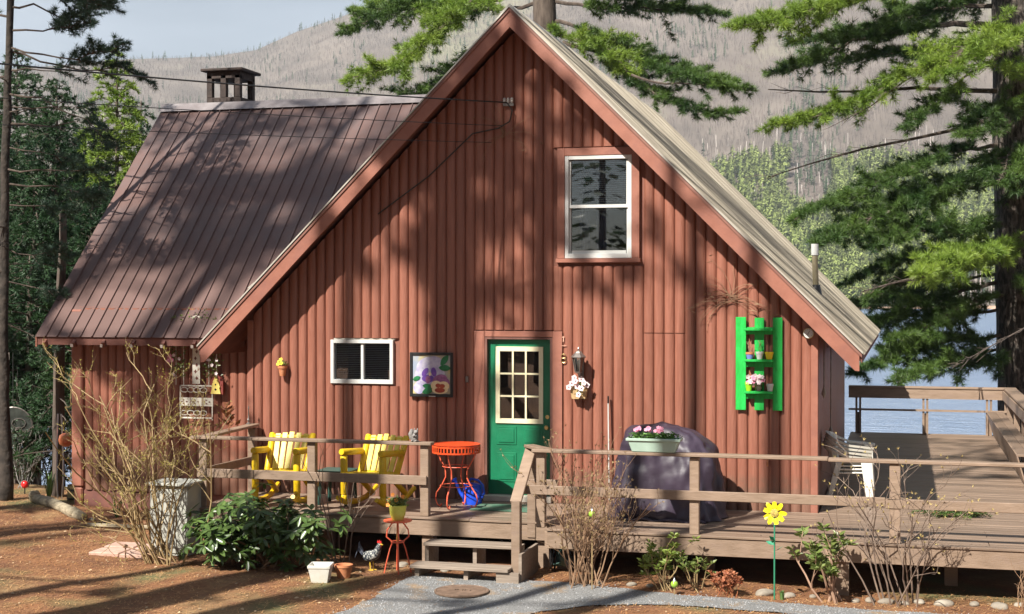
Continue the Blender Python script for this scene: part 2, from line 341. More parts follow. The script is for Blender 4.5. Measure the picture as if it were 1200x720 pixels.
X = X[keep]; Y = Y[keep]; k = len(X); a = rng.uniform(0, 6.28, k); ln = rng.uniform(.03, .09, k)
Z = np.array([gz(x, y) for x, y in zip(X, Y)])+.008
d = np.stack([np.cos(a)*ln, np.sin(a)*ln, rng.uniform(-.002, .02, k)], 1); s = np.stack([-np.sin(a), np.cos(a), 0*a], 1)*rng.uniform(.0015, .005, (k, 1)); c = np.stack([X, Y, Z], 1)
V = np.stack([c-s, c+s, c+d], 1).reshape(-1, 3)
o = npmesh('needle_litter', V, np.arange(3*k).reshape(-1, 3), mat('dry needles', (.30, .135, .045), (.48, .29, .13), rough=.8, scale=2, island=.5), kind='stuff'); tag(o, 'dry orange pine needles and leaf bits littering the yard', 'litter')
# dead leaves, bark flakes and cones
V = []; F = []
for i in range(2600):
    x = rng.uniform(-9, 7); y = rng.uniform(-6, 1.5)
    if (-3.7 < x < 7 and y > -2.05) or (y > .3 and x > -6.9): continue
    if inside(x, y, pout) and rng.random() > .2: continue
    z = gz(x, y)+.012; a = rng.uniform(0, 6.28); s = rng.uniform(.010, .028); c_, s_ = math.cos(a)*s, math.sin(a)*s; o_ = len(V); t_ = rng.uniform(.0, .016)
    V += [(x-c_, y-s_, z), (x-s_*.5, y+c_*.5, z+t_), (x+c_, y+s_, z+t_*.6), (x+s_*.5, y-c_*.5, z)]; F += [(o_, o_+1, o_+2, o_+3)]
o = npmesh('dead_leaves', V, F, mat('dead leaf', (.22, .12, .06), (.46, .33, .2), rough=.85, scale=3, island=.5), kind='stuff'); tag(o, 'scattered tan dead leaves and bark flakes on the yard', 'leaves')
# ================================================================== LAKE + FAR HILL
M_water = mat('lake water', (.15, .22, .35), (.19, .26, .39), rough=.28, scale=.2, spec=.8)  # pale blue base colour carries part of the sky reflection
t = M_water.node_tree; N = t.nodes.new; K = t.links.new
tcn = N('ShaderNodeTexCoord'); mpn = N('ShaderNodeMapping'); mpn.inputs['Scale'].default_value = (.35, 1.6, 1); mpn.inputs['Rotation'].default_value = (0, 0, .12); wn = N('ShaderNodeTexNoise'); wn.inputs['Scale'].default_value = 1.3; wn.inputs['Detail'].default_value = 5; wn.inputs['Roughness'].default_value = .62
bu = N('ShaderNodeBump'); bu.inputs['Strength'].default_value = 1; bu.inputs['Distance'].default_value = .8
K(tcn.outputs['Object'], mpn.inputs[0]); K(mpn.outputs[0], wn.inputs[0]); K(wn.outputs[0], bu.inputs['Height']); K(bu.outputs[0], t.nodes['Principled BSDF'].inputs['Normal'])
struct(MB().add([(-2500, 8, LAKE), (2500, 8, LAKE), (2500, 1100, LAKE), (-2500, 1100, LAKE)], [(0, 1, 2, 3)]).build('lake', M_water))
SHORE = 780.0; TOPR = 2500.0
skyl = [(-400, 120), (0, 84), (150, 71), (250, 68), (300, 60), (350, 38), (400, 21), (440, 8), (600, -60), (900, -150), (1200, -190), (1700, -150), (2600, 40)]
def sky_el(az):              # az from the camera axis -> tangent of skyline elevation
    px = 600+FPX*math.tan(az)
    if px <= skyl[0][0]: y = skyl[0][1]
    elif px >= skyl[-1][0]: y = skyl[-1][1]
    else:
        for (a, ya), (b_, yb) in zip(skyl, skyl[1:]):
            if a <= px <= b_: t_ = (px-a)/(b_-a); y = ya+(yb-ya)*t_; break
    return (345-y)/FPX*math.cos(az)
def hillpt(az, r):
    s_ = (r-SHORE)/(TOPR-SHORE); h = sky_el(az)*TOPR+2.66-LAKE
    if s_ <= 1: z = LAKE-1+h*(.10*s_+.90*s_**1.35)+min(1, s_*8)*2.5
    else: z = LAKE+h*(1-.5*(s_-1)**1.2)
    z += (16*mnoise.noise(Vector((az*18, r/260, 1)))+7*mnoise.noise(Vector((az*50, r/90, 5))))*max(0, min(s_*3, 1))*(1 if s_ < .85 else max(0, (1-s_)/.15)*.9+.1)
    th_ = YAW-az    # rotate: az positive to the right
    return (CAM.x-math.sin(th_)*r, CAM.y+math.cos(th_)*r, z)
azs = [R(-50+i*.4) for i in range(251)]; rs = [SHORE-30, SHORE]+[SHORE+(TOPR-SHORE)*(i/60)**1.2 for i in range(1, 61)]+[TOPR*1.06, TOPR*1.15, TOPR*1.3]
hv = [hillpt(a, r) if r >= SHORE else (*hillpt(a, SHORE)[:2], LAKE-3) for r in rs for a in azs]; n = len(azs)
M_hill = mat('bare woodland floor', (.10, .08, .066), (.165, .135, .112), rough=1, scale=.012, detail=8, c3=(.20, .20, .115), s3=.003, p3=(.55, .75))
me = bpy.data.meshes.new('hill'); me.from_pydata(hv, [], [(j*n+i, j*n+i+1, (j+1)*n+i+1, (j+1)*n+i) for j in range(len(rs)-1) for i in range(n-1)]); me.materials.append(M_hill); me.shade_smooth()
hill = bpy.data.objects.new('hill', me); COL.objects.link(hill); struct(hill)
# woods on the hill (nobody could count them): three little tree meshes instanced on a point mesh
def far_tree(kind, sd):
    r_ = random.Random(sd); m = MB()
    if kind == 'bare':
        m.bar((0, 0, 0), (r_.uniform(-.9, .9), 0, 8), .22, .22)
        for i in range(13):
            z = 2.5+i*.6; a = r_.uniform(0, 6.28); l = r_.uniform(1.2, 3)
            q = (math.cos(a)*l*.7, math.sin(a)*l*.7, z+l*1.0); w = .16
            m.add([(0, 0, z), (w*math.sin(a), -w*math.cos(a), z+.3), q], [(0, 1, 2)])
            for _ in range(2):
                a2 = a+r_.uniform(-1, 1); p = Vector((0, 0, z)).lerp(Vector(q), r_.uniform(.4, .8)); e = p+Vector((math.cos(a2), math.sin(a2), 1.6))*r_.uniform(.6, 1.1)
                m.add([p, p+Vector((.13, .05, .05)), e], [(0, 1, 2)])
    else:
        h = 12; wd = 2.3 if kind == 'spruce' else 3.4
        m.bar((0, 0, 0), (0, 0, h*.8), .4, .4)
        for i in range(60):
            f_ = r_.random(); z = h*(.12+.88*f_); w = wd*((1-f_)**.8 if kind == 'spruce' else math.sin(PI*(f_*.8+.18)))*r_.uniform(.6, 1.1)+.15; a = r_.uniform(0, 6.28)
            tip = Vector((math.cos(a)*w, math.sin(a)*w, z-w*.25)); b_ = Vector((math.cos(a+.5)*w*.4, math.sin(a+.5)*w*.4, z+.5)); c_ = Vector((math.cos(a-.5)*w*.4, math.sin(a-.5)*w*.4, z+.1))
            m.add([tip, b_, c_], [(0, 1, 2)])
    return m
M_ftw = mat('far bare twigs', (.10, .08, .072), (.16, .134, .122), rough=1, rnd=.16, scale=.02)
M_fgr = mat('far conifer', (.035, .065, .035), (.075, .11, .05), rough=.9, rnd=.4, scale=.3)
def patchy(m, c, sc):          # stands of different colour across the mountainside
    t = m.node_tree; N = t.nodes.new; K = t.links.new; b = t.nodes['Principled BSDF']; src = b.inputs['Base Color'].links[0].from_socket
    oi = N('ShaderNodeObjectInfo'); vm = N('ShaderNodeVectorMath'); vm.operation = 'SCALE'; vm.inputs['Scale'].default_value = sc; n = N('ShaderNodeTexNoise'); n.inputs['Scale'].default_value = 1; n.inputs['Detail'].default_value = 5
    r_ = N('ShaderNodeValToRGB'); r_.color_ramp.elements[0].position = .42; r_.color_ramp.elements[1].position = .62; mm = N('ShaderNodeMixRGB'); mm.inputs[2].default_value = (*c, 1)
    K(oi.outputs['Location'], vm.inputs[0]); K(vm.outputs[0], n.inputs[0]); K(n.outputs[0], r_.inputs[0]); K(r_.outputs[0], mm.inputs[0]); K(src, mm.inputs[1]); K(mm.outputs[0], b.inputs['Base Color'])
patchy(M_ftw, (.185, .14, .125), .006)
M_flg = mat('far pale green crowns', (.11, .14, .035), (.21, .25, .07), rough=.9, rnd=.5, scale=.3)
M_ftr = mat('far pale trunk', (.55, .48, .44), (.6, .55, .5), rough=1, rnd=.3)
def scatter(name, label, pts, scl, meshes, m):
    src = bpy.data.objects.new(name, bpy.data.meshes.new(name)); src.data.from_pydata([tuple(p) for p in pts], [], [])
    at_ = src.data.attributes.new('sc', 'FLOAT', 'POINT'); at_.data.foreach_set('value', np.asarray(scl, np.float32))
    COL.objects.link(src); src['kind'] = 'stuff'; tag(src, label, 'woods')
    g = bpy.data.node_groups.new(name, 'GeometryNodeTree'); g.interface.new_socket('Geometry', in_out='INPUT', socket_type='NodeSocketGeometry'); g.interface.new_socket('Geometry', in_out='OUTPUT', socket_type='NodeSocketGeometry')
    gi = g.nodes.new('NodeGroupInput'); go = g.nodes.new('NodeGroupOutput'); io = g.nodes.new('GeometryNodeInstanceOnPoints')
    gg = g.nodes.new('GeometryNodeJoinGeometry')
    # tree meshes are generated inside a hidden-free way: the shapes live in the group as mesh objects off-scene
    for mb in meshes:
        me = bpy.data.meshes.new(name+'_shape'); me.from_pydata(mb.v, [], mb.f); me.materials.append(m); so_ = bpy.data.objects.new(name+'_shape', me)
        oi = g.nodes.new('GeometryNodeObjectInfo'); oi.inputs[0].default_value = so_; oi.inputs['As Instance'].default_value = True; g.links.new(oi.outputs['Geometry'], gg.inputs[0])
    g.links.new(gg.outputs[0], io.inputs['Instance']); io.inputs['Pick Instance'].default_value = True
    na = g.nodes.new('GeometryNodeInputNamedAttribute'); na.data_type = 'FLOAT'; na.inputs[0].default_value = 'sc'
    rv = g.nodes.new('FunctionNodeRandomValue'); rv.data_type = 'FLOAT_VECTOR'; rv.inputs[0].default_value = (-.05, -.05, 0); rv.inputs[1].default_value = (.05, .05, 6.28)
    g.links.new(gi.outputs[0], io.inputs['Points']); g.links.new(na.outputs[0], io.inputs['Scale']); g.links.new(rv.outputs[0], io.inputs['Rotation']); g.links.new(io.outputs[0], go.inputs[0])
    md = src.modifiers.new('scatter', 'NODES'); md.node_group = g; return src
def hill_points(n_, a0, a1, r0, r1, pw=1.0, thr=None, sd=0):
    out = []; rr = random.Random(sd)
    while len(out) < n_:
        a = R(rr.uniform(a0, a1)); r_ = r0+(r1-r0)*rr.random()**pw
        if thr is not None and mnoise.noise(Vector((a*22, r_/300, sd))) < thr: continue
        out.append(hillpt(a, r_))
    return out
P = hill_points(150000, -36, 38, SHORE+20, TOPR, .8, None, 1)
scatter('bare_woods', 'grey brown leafless woods covering the far mountainside', P, [random.uniform(.3, .62) for _ in P], [far_tree('bare', i) for i in range(5)], M_ftw)
P = hill_points(1500, -2, 27, SHORE+8, SHORE+420, 1.2, None, 9)+hill_points(5800, -36, 38, SHORE+10, TOPR*.92, 1.6, .15, 2)+hill_points(700, -27, 27, SHORE+10, TOPR, .7, None, 3)+hill_points(110, -20, -4, TOPR*.985, TOPR*1.0, 1, None, 4)
scatter('far_conifers', 'dark green conifers scattered through the bare hillside woods', P, [random.uniform(.5, 1.25) for _ in P], [far_tree('spruce', i) for i in range(4)], M_fgr)
P = hill_points(12000, -2, 38, SHORE+8, SHORE+400, 1.3, -.28, 5)+hill_points(900, -27, 0, SHORE+8, SHORE+200, 1.3, None, 6)
scatter('far_green_woods', 'pale green sunlit trees along the far lake shore', P, [random.uniform(.8, 1.5) for _ in P], [far_tree('round', i) for i in range(4)], M_flg)
P = hill_points(900, 2, 27, SHORE+3, SHORE+500, 1.6, None, 8)
scatter('pale_trunks', 'pale bare trunks standing along the far lake shore', P, [random.uniform(.5, 1.2) for _ in P], [MB().bar((0, 0, 0), (.3, 0, 10), .3, .3)], M_ftr)
sb = MB()
for i in range(len(azs)-1):
    p0 = Vector(hillpt(azs[i], SHORE)); p1 = Vector(hillpt(azs[i+1], SHORE)); p2 = Vector(hillpt(azs[i+1], SHORE+14)); p3 = Vector(hillpt(azs[i], SHORE+14))
    sb.add([(p0.x, p0.y, LAKE+.1), (p1.x, p1.y, LAKE+.1), (p2.x, p2.y, p2.z+.8), (p3.x, p3.y, p3.z+.8)], [(0, 1, 2, 3)])
struct(sb.build('far_shore', mat('orange shore bank', (.42, .25, .16), (.55, .4, .3), rough=1, scale=.05)))
# ================================================================== CABIN
cabin = thing('log_cabin', 'red brown log sided cabin with a steep gable, grey metal roof and green door', 'house', (0, 0, 0))
WX = 3.73; WB = 8.5; UND = 6.10          # half width, back wall y, roof underside height at the ridge
WLX = -7.0; WY = 1.0; WE = .6           # wing: left wall x, front wall y, eave y
def roofline(x): return UND-abs(x)
holes = [(-.47, .47, .0, 2.13), (.62, 1.48, 3.12, 4.42), (-2.58, -1.70, 1.48, 2.06)]
def wall_pieces(xs0, xs1, y0, y1, holes, topf, zb):
    m = MB(); cuts = sorted(set([xs0, xs1, 0.0 if xs0 < 0 < xs1 else xs0]+[h[0] for h in holes]+[h[1] for h in holes]))
    for a, b_ in zip(cuts, cuts[1:]):
        mid = (a+b_)/2; zs = [zb]
        hh = sorted([h for h in holes if h[0] <= mid <= h[1]], key=lambda h: h[2]); segs = []; z = zb
        for h in hh:
            if h[2] > z: segs.append((z, z, h[2], h[2]))
            z = h[3]
        segs.append((z, z, topf(a), topf(b_)))
        for za, zb2, ta, tb in segs:
            if ta <= za and tb <= zb2: continue
            m.prism([(a, y0, za), (b_, y0, zb2), (b_, y0, max(tb, zb2)), (a, y0, max(ta, za))], (0, y1-y0, 0))
    return m
M_wallb = mat('wall board', (.20, .08, .055), (.24, .095, .065), rough=.8, scale=5)
wall_f = wall_pieces(-WX, WX, 0, .09, holes, lambda x: roofline(x)-.01, -.18).build('front_wall', M_wallb, cabin)
LP = .1302
def log_mesh(w, z0, za, zb, segs=6, depth=.038, lean=.004):
    """half round log, axis z, flat side at y=0, its top running from za (left) to zb (right)"""
    m = MB(); vb = []; vt = []
    for k in range(segs+1):
        a = PI*k/segs; x = -math.cos(a)*w/2; y = -math.sin(a)**.8*depth
        vb.append((x, y, z0)); vt.append((x, y, za+(zb-za)*(x/w+.5)))
    n_ = segs+1; m.add(vb+vt, [(k, k+1, n_+k+1, n_+k) for k in range(segs)]+[tuple(range(segs, -1, -1)), tuple(n_+k for k in range(n_))])
    return m
def put_log(x, z0, za, zb, par, y=0, ox=None, rz=0):
    o = log_mesh(LP-.0015, z0, za, zb).build('log', M_log, par, smooth=True)
    o.location = (x+random.uniform(-.0015, .0015), y+random.uniform(-.004, .002), 0); o.rotation_euler = (0, 0, rz); return o
blocks = [(-.60, .55, .0, 2.20), (.51, 1.60, 3.03, 4.53), (-2.60, -1.68, 1.46, 2.08)]
nlog = int(2*WX/LP)
for i in range(nlog):
    x = -WX+LP*(i+.5)+.02
    tl, tr = roofline(x-LP/2)-.015, roofline(x+LP/2)-.015; segs = [[-.12+(.1 if x > -4 else 0), None]]
    zb = -.10 if x < .9 else -.02
    bl = sorted([h for h in blocks if h[0] < x < h[1]], key=lambda h: h[2]); z = zb; out = []
    for h in bl:
        if h[2] > z+.05: out.append((z, h[2]))
        z = h[3]
    out.append((z, None))
    for a, b_ in out:
        # butt joints where the siding was pieced
        if b_ is None and a < 2 and (1.22 < x < 2.12):
            put_log(x, a, 2.172, 2.172, wall_f); put_log(x, 2.182, tl, tr, wall_f)
        elif b_ is None and a > 2.1 and -2.6 < x < -1.68:
            put_log(x, 2.09, 2.16, 2.16, wall_f); put_log(x, 2.168, tl, tr, wall_f)
        elif b_ is None and a == zb and (-1.68 < x < -.62):
            put_log(x, a, tl, tr, wall_f)
        elif b_ is None: put_log(x, a+.006, tl, tr, wall_f)
        else: put_log(x, a, b_-.006, b_-.006, wall_f)
# side and back walls, right side logs
zt = roofline(WX)
side = MB().box(WX-.09, WX, .09, WB, -.18, zt+.05).build('side_wall', M_wallb, cabin)
for i in range(int(WB/LP)):
    lg = put_log(0, -.02, zt-.02, zt-.02, side); lg.location = (WX, LP*(i+.5)+.01, 0); lg.rotation_euler = (0, 0, PI/2)
MB().prism([(-WX, WB-.09, -.6), (WX-.095, WB-.09, -.6), (WX-.095, WB-.09, roofline(WX)), (0, WB-.09, UND-.02), (-WX, WB-.09, roofline(WX))], (0, .09, 0)).build('back_wall', M_wallb, cabin)
MB().box(-WX, -WX+.09, .09, WB-.09, -.6, zt+.03).build('side_wall', M_wallb, cabin)
MB().box(WX-.035, WX+.05, -.055, -.003, -.02, zt-.06).box(WX+.002, WX+.055, -.002, .07, -.02, zt-.08).build('corner_board', M_trim, cabin, bev=.004)
MB().box(-WX-.055, -WX+.03, -.055, -.003, -.3, zt-.06).build('corner_board', M_trim, cabin, bev=.004)
MB().box(-WX, WX-.1, .095, WB-.1, -.19, -.17).build('floor', M_dark, cabin)
MB().box(-WX+.1, WX-.1, .6, .66, -.1, 2.3).build('inner_wall', M_room, cabin)
MB().box(-1.4, 1.9, .95, 1.0, 2.4, 4.1).build('inner_wall', M_room, cabin)
MB().box(-WX+.1, WX-.1, .1, WB-.1, 2.36, 2.4).build('upper_floor', M_room, cabin)
# wing
wt = 2.08+(WY-WE)
wing_f = MB().prism([(WLX, WY, -.45), (-WX, WY, -.45), (-WX, WY, wt), (WLX, WY, wt)], (0, .09, 0)).build('wing_wall', M_wallb, cabin)
for i in range(int((-WX-WLX)/LP)):
    x = WLX+.1+LP*(i+.5)
    if x < -WX-.02: put_log(x, -.22, wt-.02, wt-.02, wing_f, WY)
MB().box(WLX-.10, WLX+.08, WY-.065, WY+.1, -.18, wt-.04).build('corner_board', M_trim, cabin, bev=.02)
MB().box(WLX-.07, WLX+.07, WY-.05, WY+.1, -.65, -.19).build('foundation_post', M_trim, cabin, bev=.02)
MB().box(WLX+.08, -WX, WY-.01, WY+.08, -.7, -.23).build('skirting', M_soffit, cabin)
MB().box(WLX, WLX+.09, WY+.09, 8.0, -.8, wt).build('wing_wall', M_wallb, cabin)
RY = WE+3.78; RZ = 2.10+3.78      # wing ridge
MB().prism([(WLX, WY+.09, wt-.01), (WLX, RY, RZ-.16), (WLX, 7.9, wt)], (.09, 0, 0)).build('wing_gable', M_wallb, cabin)
# ---- roofs: deck slabs, then sheet panels each its own piece
GF, GB = -.45, 10.86; EX = 4.31
def slope_slab(x0, z0, x1, z1, y0, y1, t=.11):    # ridge (x0,z0) to eave (x1,z1)
    return MB().prism([(x0, y0, z0), (x1, y0, z1), (x1, y0, z1-t), (x0, y0, z0-t)], (0, y1-y0, 0))
M_rd = M_soffit
roofR = slope_slab(0, 6.27, EX, 6.27-EX, GF+.03, GB).build('roof', M_rd, cabin)
roofL = slope_slab(0, 6.265, -EX, 6.265-EX, GF+.03, GB).build('roof', M_rd, cabin)
roofW = MB().prism([(-7.44, WE, 2.06), (-7.44, RY, RZ-.03), (-7.44, RY, RZ-.16), (-7.44, WE, 1.93)], (3.3, 0, 0)).build('roof', M_rd, cabin)
MB().prism([(-7.44, RY+.002, RZ-.03), (-7.44, RY+3.9, RZ-3.93), (-7.44, RY+3.9, RZ-4.05), (-7.44, RY+.002, RZ-.16)], (4, 0, 0)).build('roof', M_roof, cabin)
def panel_mesh(w, L_, m, name='roof_panel'):
    """metal sheet: width w along local x, runs down local -z' (0..L along local y), rib on one edge, thin closed section"""
    prof = [(0, 0), (w-.026, 0), (w-.021, .022), (w-.007, .022), (w, 0)]
    mb = MB(); n_ = len(prof); vs_ = []
    for yy in (0, L_): vs_ += [(x, yy, z) for x, z in prof]+[(x, yy, z-.003) for x, z in prof]
    fs = []
    for k in range(n_-1): fs += [(k, k+1, 2*n_+k+1, 2*n_+k), (n_+k+1, n_+k, 3*n_+k, 3*n_+k+1)]
    fs += [tuple(list(range(n_))+list(range(2*n_-1, n_-1, -1))), tuple(list(range(3*n_-1, 2*n_-1, -1))+list(range(3*n_, 4*n_)))]
    mb.add(vs_, fs); me_ = bpy.data.meshes.new(name); me_.from_pydata(mb.v, [], mb.f); me_.materials.append(m); return me_
PW = .19; SL = EX*math.sqrt(2)+.03
pmR = panel_mesh(PW, SL, M_roofR); pmL = panel_mesh(PW, SL, M_roof)
s2 = math.sqrt(.5)
def place(o, origin, ex, ey):
    ex = Vector(ex); ey = Vector(ey); ez = ex.cross(ey)
    o.matrix_local = Matrix(((ex.x, ey.x, ez.x, origin[0]), (ex.y, ey.y, ez.y, origin[1]), (ex.z, ey.z, ez.z, origin[2]), (0, 0, 0, 1)))
y = GF-.01
while y < GB:
    o = inst('roof_panel', pmR, roofR); place(o, (0.004, y+PW, 6.283+random.uniform(-.002, .002)), (0, -1, 0), (s2, 0, -s2))
    o = inst('roof_panel', pmL, roofL); place(o, (-.004, y, 6.278), (0, 1, 0), (-s2, 0, -s2))
    y += PW
x = -7.46
while x < -.75:
    y0 = max(WE-.03, 4.72+x); L_ = (RY-y0)*math.sqrt(2)
    if L_ > .1:
        me_ = panel_mesh(PW, L_, M_roof); o = inst('roof_panel', me_, roofW); place(o, (x, y0, 2.075+(y0-WE)+random.uniform(-.002, .003)), (1, 0, 0), (0, s2, s2))
    x += PW
MB().prism([(-7.48, RY-.14, RZ-.11), (-7.48, RY, RZ+.035), (-7.48, RY+.14, RZ-.11), (-7.48, RY, RZ+.01)], (6.7, 0, 0)).build('ridge_cap', mat('ridge cap metal', (.20, .17, .17), (.3, .27, .27), rough=.4, metal=.3, scale=4), cabin)
MB().prism([(-.15, GF-.02, 6.16), (0, GF-.02, 6.315), (.15, GF-.02, 6.16), (0, GF-.02, 6.29)], (0, GB-GF+.03, 0)).build('ridge_cap', M_edge, cabin)
# rake boards with metal drip edge, rafter tails
for sgn in (-1, 1):
    ex_ = sgn*(EX-.03)
    f0 = MB().prism([(0, GF, 6.225), (ex_, GF, 6.225-abs(ex_)), (ex_, GF, 6.225-abs(ex_)-.19), (ex_-sgn*.05, GF, 6.225-abs(ex_)-.185), (0, GF, 6.02)], (0, .028, 0)).build('rake_board', M_trim, cabin)
    MB().prism([(0, GF-.016, 6.265), (sgn*EX, GF-.016, 6.265-EX), (sgn*EX, GF-.016, 6.225-EX), (0, GF-.016, 6.225)], (0, .015, 0)).build('rake_trim', mat('rake trim dark', (.2, .09, .07), (.25, .12, .09), rough=.5), cabin)
    MB().prism([(0, GF-.03, 6.295), (sgn*(EX+.01), GF-.03, 6.295-EX), (sgn*(EX+.01), GF-.03, 6.270-EX), (0, GF-.03, 6.270)], (0, .05, 0)).build('drip_edge', M_edge, cabin)
MB().prism([(-7.47, WE-.01, 2.05), (-7.47, RY, RZ-.06), (-7.47, RY, RZ-.24), (-7.47, WE-.01, 1.90)], (.028, 0, 0)).build('rake_board', M_trim, cabin)
MB().box(-7.40, -4.3, WE-.004, WE+.02, 1.93, 2.03).build('eave_board', M_soffit, cabin)
for x in np.arange(-7.3, -3.8, .48): MB().bar((x, WE-.03, 1.93), (x, WY+.05, 2.36), .045, .09).build('rafter_tail', M_soffit if x > -7.2 else M_trim, cabin); 
for x in np.arange(-6.85, -3.8, .48): MB().box(x-.02, x+.02, WE-.045, WE-.03, 1.90, 1.945).build('rafter_end', mat('pale rafter end', (.5, .42, .36), rough=.8), cabin)
# roof odds: plumbing vent pipe, small wedge
vp = MB().tube([(3.58, 3, 2.66), (3.56, 3, 3.22)], .042, 12).build('vent_pipe', mat('vent pipe', (.19, .16, .09), (.27, .23, .15), rough=.6), cabin, smooth=True)
MB().tube([(3.56, 3, 3.22), (3.56, 3, 3.38)], .052, 12).build('pipe_cap', M_white, vp, smooth=True)
MB().lathe([(.1, 2.6), (.07, 2.72), (.055, 2.8)], 12, (3.58, 3, 0)).build('pipe_boot', M_black, vp, smooth=True)
MB().prism([(-4.05, .5, 2.75), (-3.93, .5, 2.75), (-3.95, .5, 2.83)], (0, .1, 0)).build('roof_flashing', M_edge, roofW)
# chimney
CX, CY = -6.42, 4.85
M_chim = mat('soot brown chimney', (.028, .02, .018), (.06, .042, .036), rough=.85, scale=9, bump=1, bscale=20, c3=(.09, .06, .05), s3=4, p3=(.6, .8))
cb = MB().box(CX-.31, CX+.31, CY-.3, CY+.3, 4.9, 6.02)
for sx in (-.31, -.05, .21):
    for sy in (-.3, .2):
        cb.box(CX+sx, CX+sx+.1, CY+sy, CY+sy+.1, 6.02, 6.40)
cb.box(CX-.31, CX+.31, CY-.3, CY+.3, 6.34, 6.46)
chim = cb.build('chimney', M_chim, cabin, bev=.006)
for i in range(5): MB().box(CX-.30+i*.13, CX-.19+i*.13, CY-.312, CY-.30, 5.88, 6.0).build('brick', M_chim, chim)
MB().box(CX-.39, CX+.39, CY-.38, CY+.38, 6.462, 6.51).build('chimney_cap', M_chim, chim, bev=.01)
# ================================================================== WINDOWS, DOOR
def blinds(x0, x1, z0, z1, y, par, pitch=.026, h=.014, m=None):
    b = MB(); z = z0
    while z < z1: b.add([(x0, y, z), (x1, y, z), (x1, y+.012, z+h), (x0, y+.012, z+h)], [(0, 1, 2, 3)]); z += pitch
    return b.build('blind', m or M_blind, par, kind='stuff')
# upper double hung
x0, x1, z0, z1 = .62, 1.48, 3.12, 4.42
cas = MB().box(x0-.10, x0-.002, -.062, .0, z0-.0, z1+.10).box(x1+.002, x1+.10, -.062, .0, z0-.0, z1+.10).box(x0-.002, x1+.002, -.062, .0, z1+.002, z1+.10)
cas.box(x0-.115, x1+.115, -.085, .0, z0-.055, z0-.003)
casing = cas.build('window_casing', M_trim, cabin, bev=.004)
fr = MB().box(x0, x0+.048, -.055, .06, z0, z1).box(x1-.048, x1, -.055, .06, z0, z1).box(x0+.048, x1-.048, -.055, .06, z1-.048, z1).box(x0+.048, x1-.048, -.055, .06, z0, z0+.06)
win = fr.build('window', M_white, cabin, bev=.004)
zm = (z0+z1)/2+.01
MB().box(x0+.05, x1-.05, -.032, .02, zm-.02, zm+.02).box(x0+.05, x0+.072, -.025, .02, zm+.02, z1-.062).box(x1-.072, x1-.05, -.025, .02, zm+.02, z1-.062).build('upper_sash', M_white, win)
MB().box(x0+.05, x0+.07, -.01, .03, z0+.062, zm-.02).box(x1-.07, x1-.05, -.01, .03, z0+.062, zm-.02).box(x0+.08, x1-.08, -.01, .03, z0+.062, z0+.10).build('lower_sash', M_white, win)
MB().box(x0+.08, x1-.08, -.006, -.002, zm+.02, z1-.06).build('pane', M_glass, win)
MB().box(x0+.08, x1-.08, .008, .012, z0+.09, zm-.02).build('pane', M_glass, win)
blinds(x0+.055, x1-.055, zm-.05, z1-.06, .045, win)
c = MB()
for cx in (x0+.16, x0+.38):
    for k in range(6): c.prism([(cx+k*.022, .09+.012*(k % 2), z0+.12), (cx+k*.022+.022, .09+.012*((k+1) % 2), z0+.12), (cx+k*.022+.022, .09+.012*((k+1) % 2), z1-.1), (cx+k*.022, .09+.012*(k % 2), z1-.1)], (0, .004, 0))
c.build('curtain', M_cloth, win)
# small sliding window
x0, x1, z0, z1 = -2.58, -1.70, 1.48, 2.06
win2 = MB().box(x0, x0+.045, -.055, .06, z0, z1).box(x1-.045, x1, -.055, .06, z0, z1).box(x0+.045, x1-.045, -.055, .06, z1-.045, z1).box(x0+.045, x1-.045, -.055, .06, z0, z0+.055).box((x0+x1)/2-.018, (x0+x1)/2+.018, -.03, .04, z0+.055, z1-.045).build('window', M_white, cabin, bev=.003)
for a, b_, yy in ((x0+.045, (x0+x1)/2-.018, .0), ((x0+x1)/2+.018, x1-.045, .012)):
    MB().box(a, b_, yy, yy+.003, z0+.055, z1-.045).build('pane', M_glass, win2)
blinds(x0+.05, x1-.05, z0+.05, z1-.05, .045, win2, .024, .012)
MB().box(x0-.02, x1+.02, -.02, .0, z1+.002, z1+.02).build('window_flashing', M_edge, cabin)
# door
jy = -.02
MB().box(-.585, -.445, -.05, .0, -.0, 2.19).box(.455, .585, -.05, .0, -.0, 2.19).box(-.443, .453, -.05, .0, 2.115, 2.19).build('door_casing', M_trim, cabin, bev=.004)
MB().box(-.443, -.415, -.045, .09, .0, 2.11).box(.425, .453, -.045, .09, .0, 2.11).box(-.413, .423, -.045, .09, 2.085, 2.11).build('door_jamb', mat('door jamb', (.14, .06, .045), (.18, .08, .06)), cabin)
MB().box(-.443, .453, -.12, .09, .0, .075).build('threshold', mat('threshold', (.45, .4, .34), (.55, .5, .42), rough=.5, scale=8), cabin, bev=.006)
DX0, DX1, DZ0, DZ1 = -.412, .422, .08, 2.082; GX0, GX1, GZ0, GZ1 = -.275, .285, 1.04, 1.95
dm = MB()
for a in ((DX0, GX0, DZ0, DZ1), (GX1, DX1, DZ0, DZ1), (GX0, GX1, GZ1, DZ1), (GX0, GX1, DZ0, GZ0)): dm.box(a[0], a[1], .02, .062, a[2], a[3])
door = dm.build('door', M_green, cabin)
for px0, px1 in ((-.30, -.035), (.045, .31)):
    for pz0, pz1 in ((.24, .62), (.72, .96)):
        pm_ = MB().box(px0, px1, .012, .0195, pz0, pz1).box(px0+.03, px1-.03, .004, .0115, pz0+.03, pz1-.03); pm_.build('door_panel', M_green, door, bev=.005)
mt = MB().box(GX0-.035, GX0+.02, .0, .0195, GZ0-.04, GZ1+.04).box(GX1-.02, GX1+.035, .0, .0195, GZ0-.04, GZ1+.04).box(GX0+.02, GX1-.02, .0, .0195, GZ1-.02, GZ1+.04).box(GX0+.02, GX1-.02, .0, .0195, GZ0-.04, GZ0+.02)
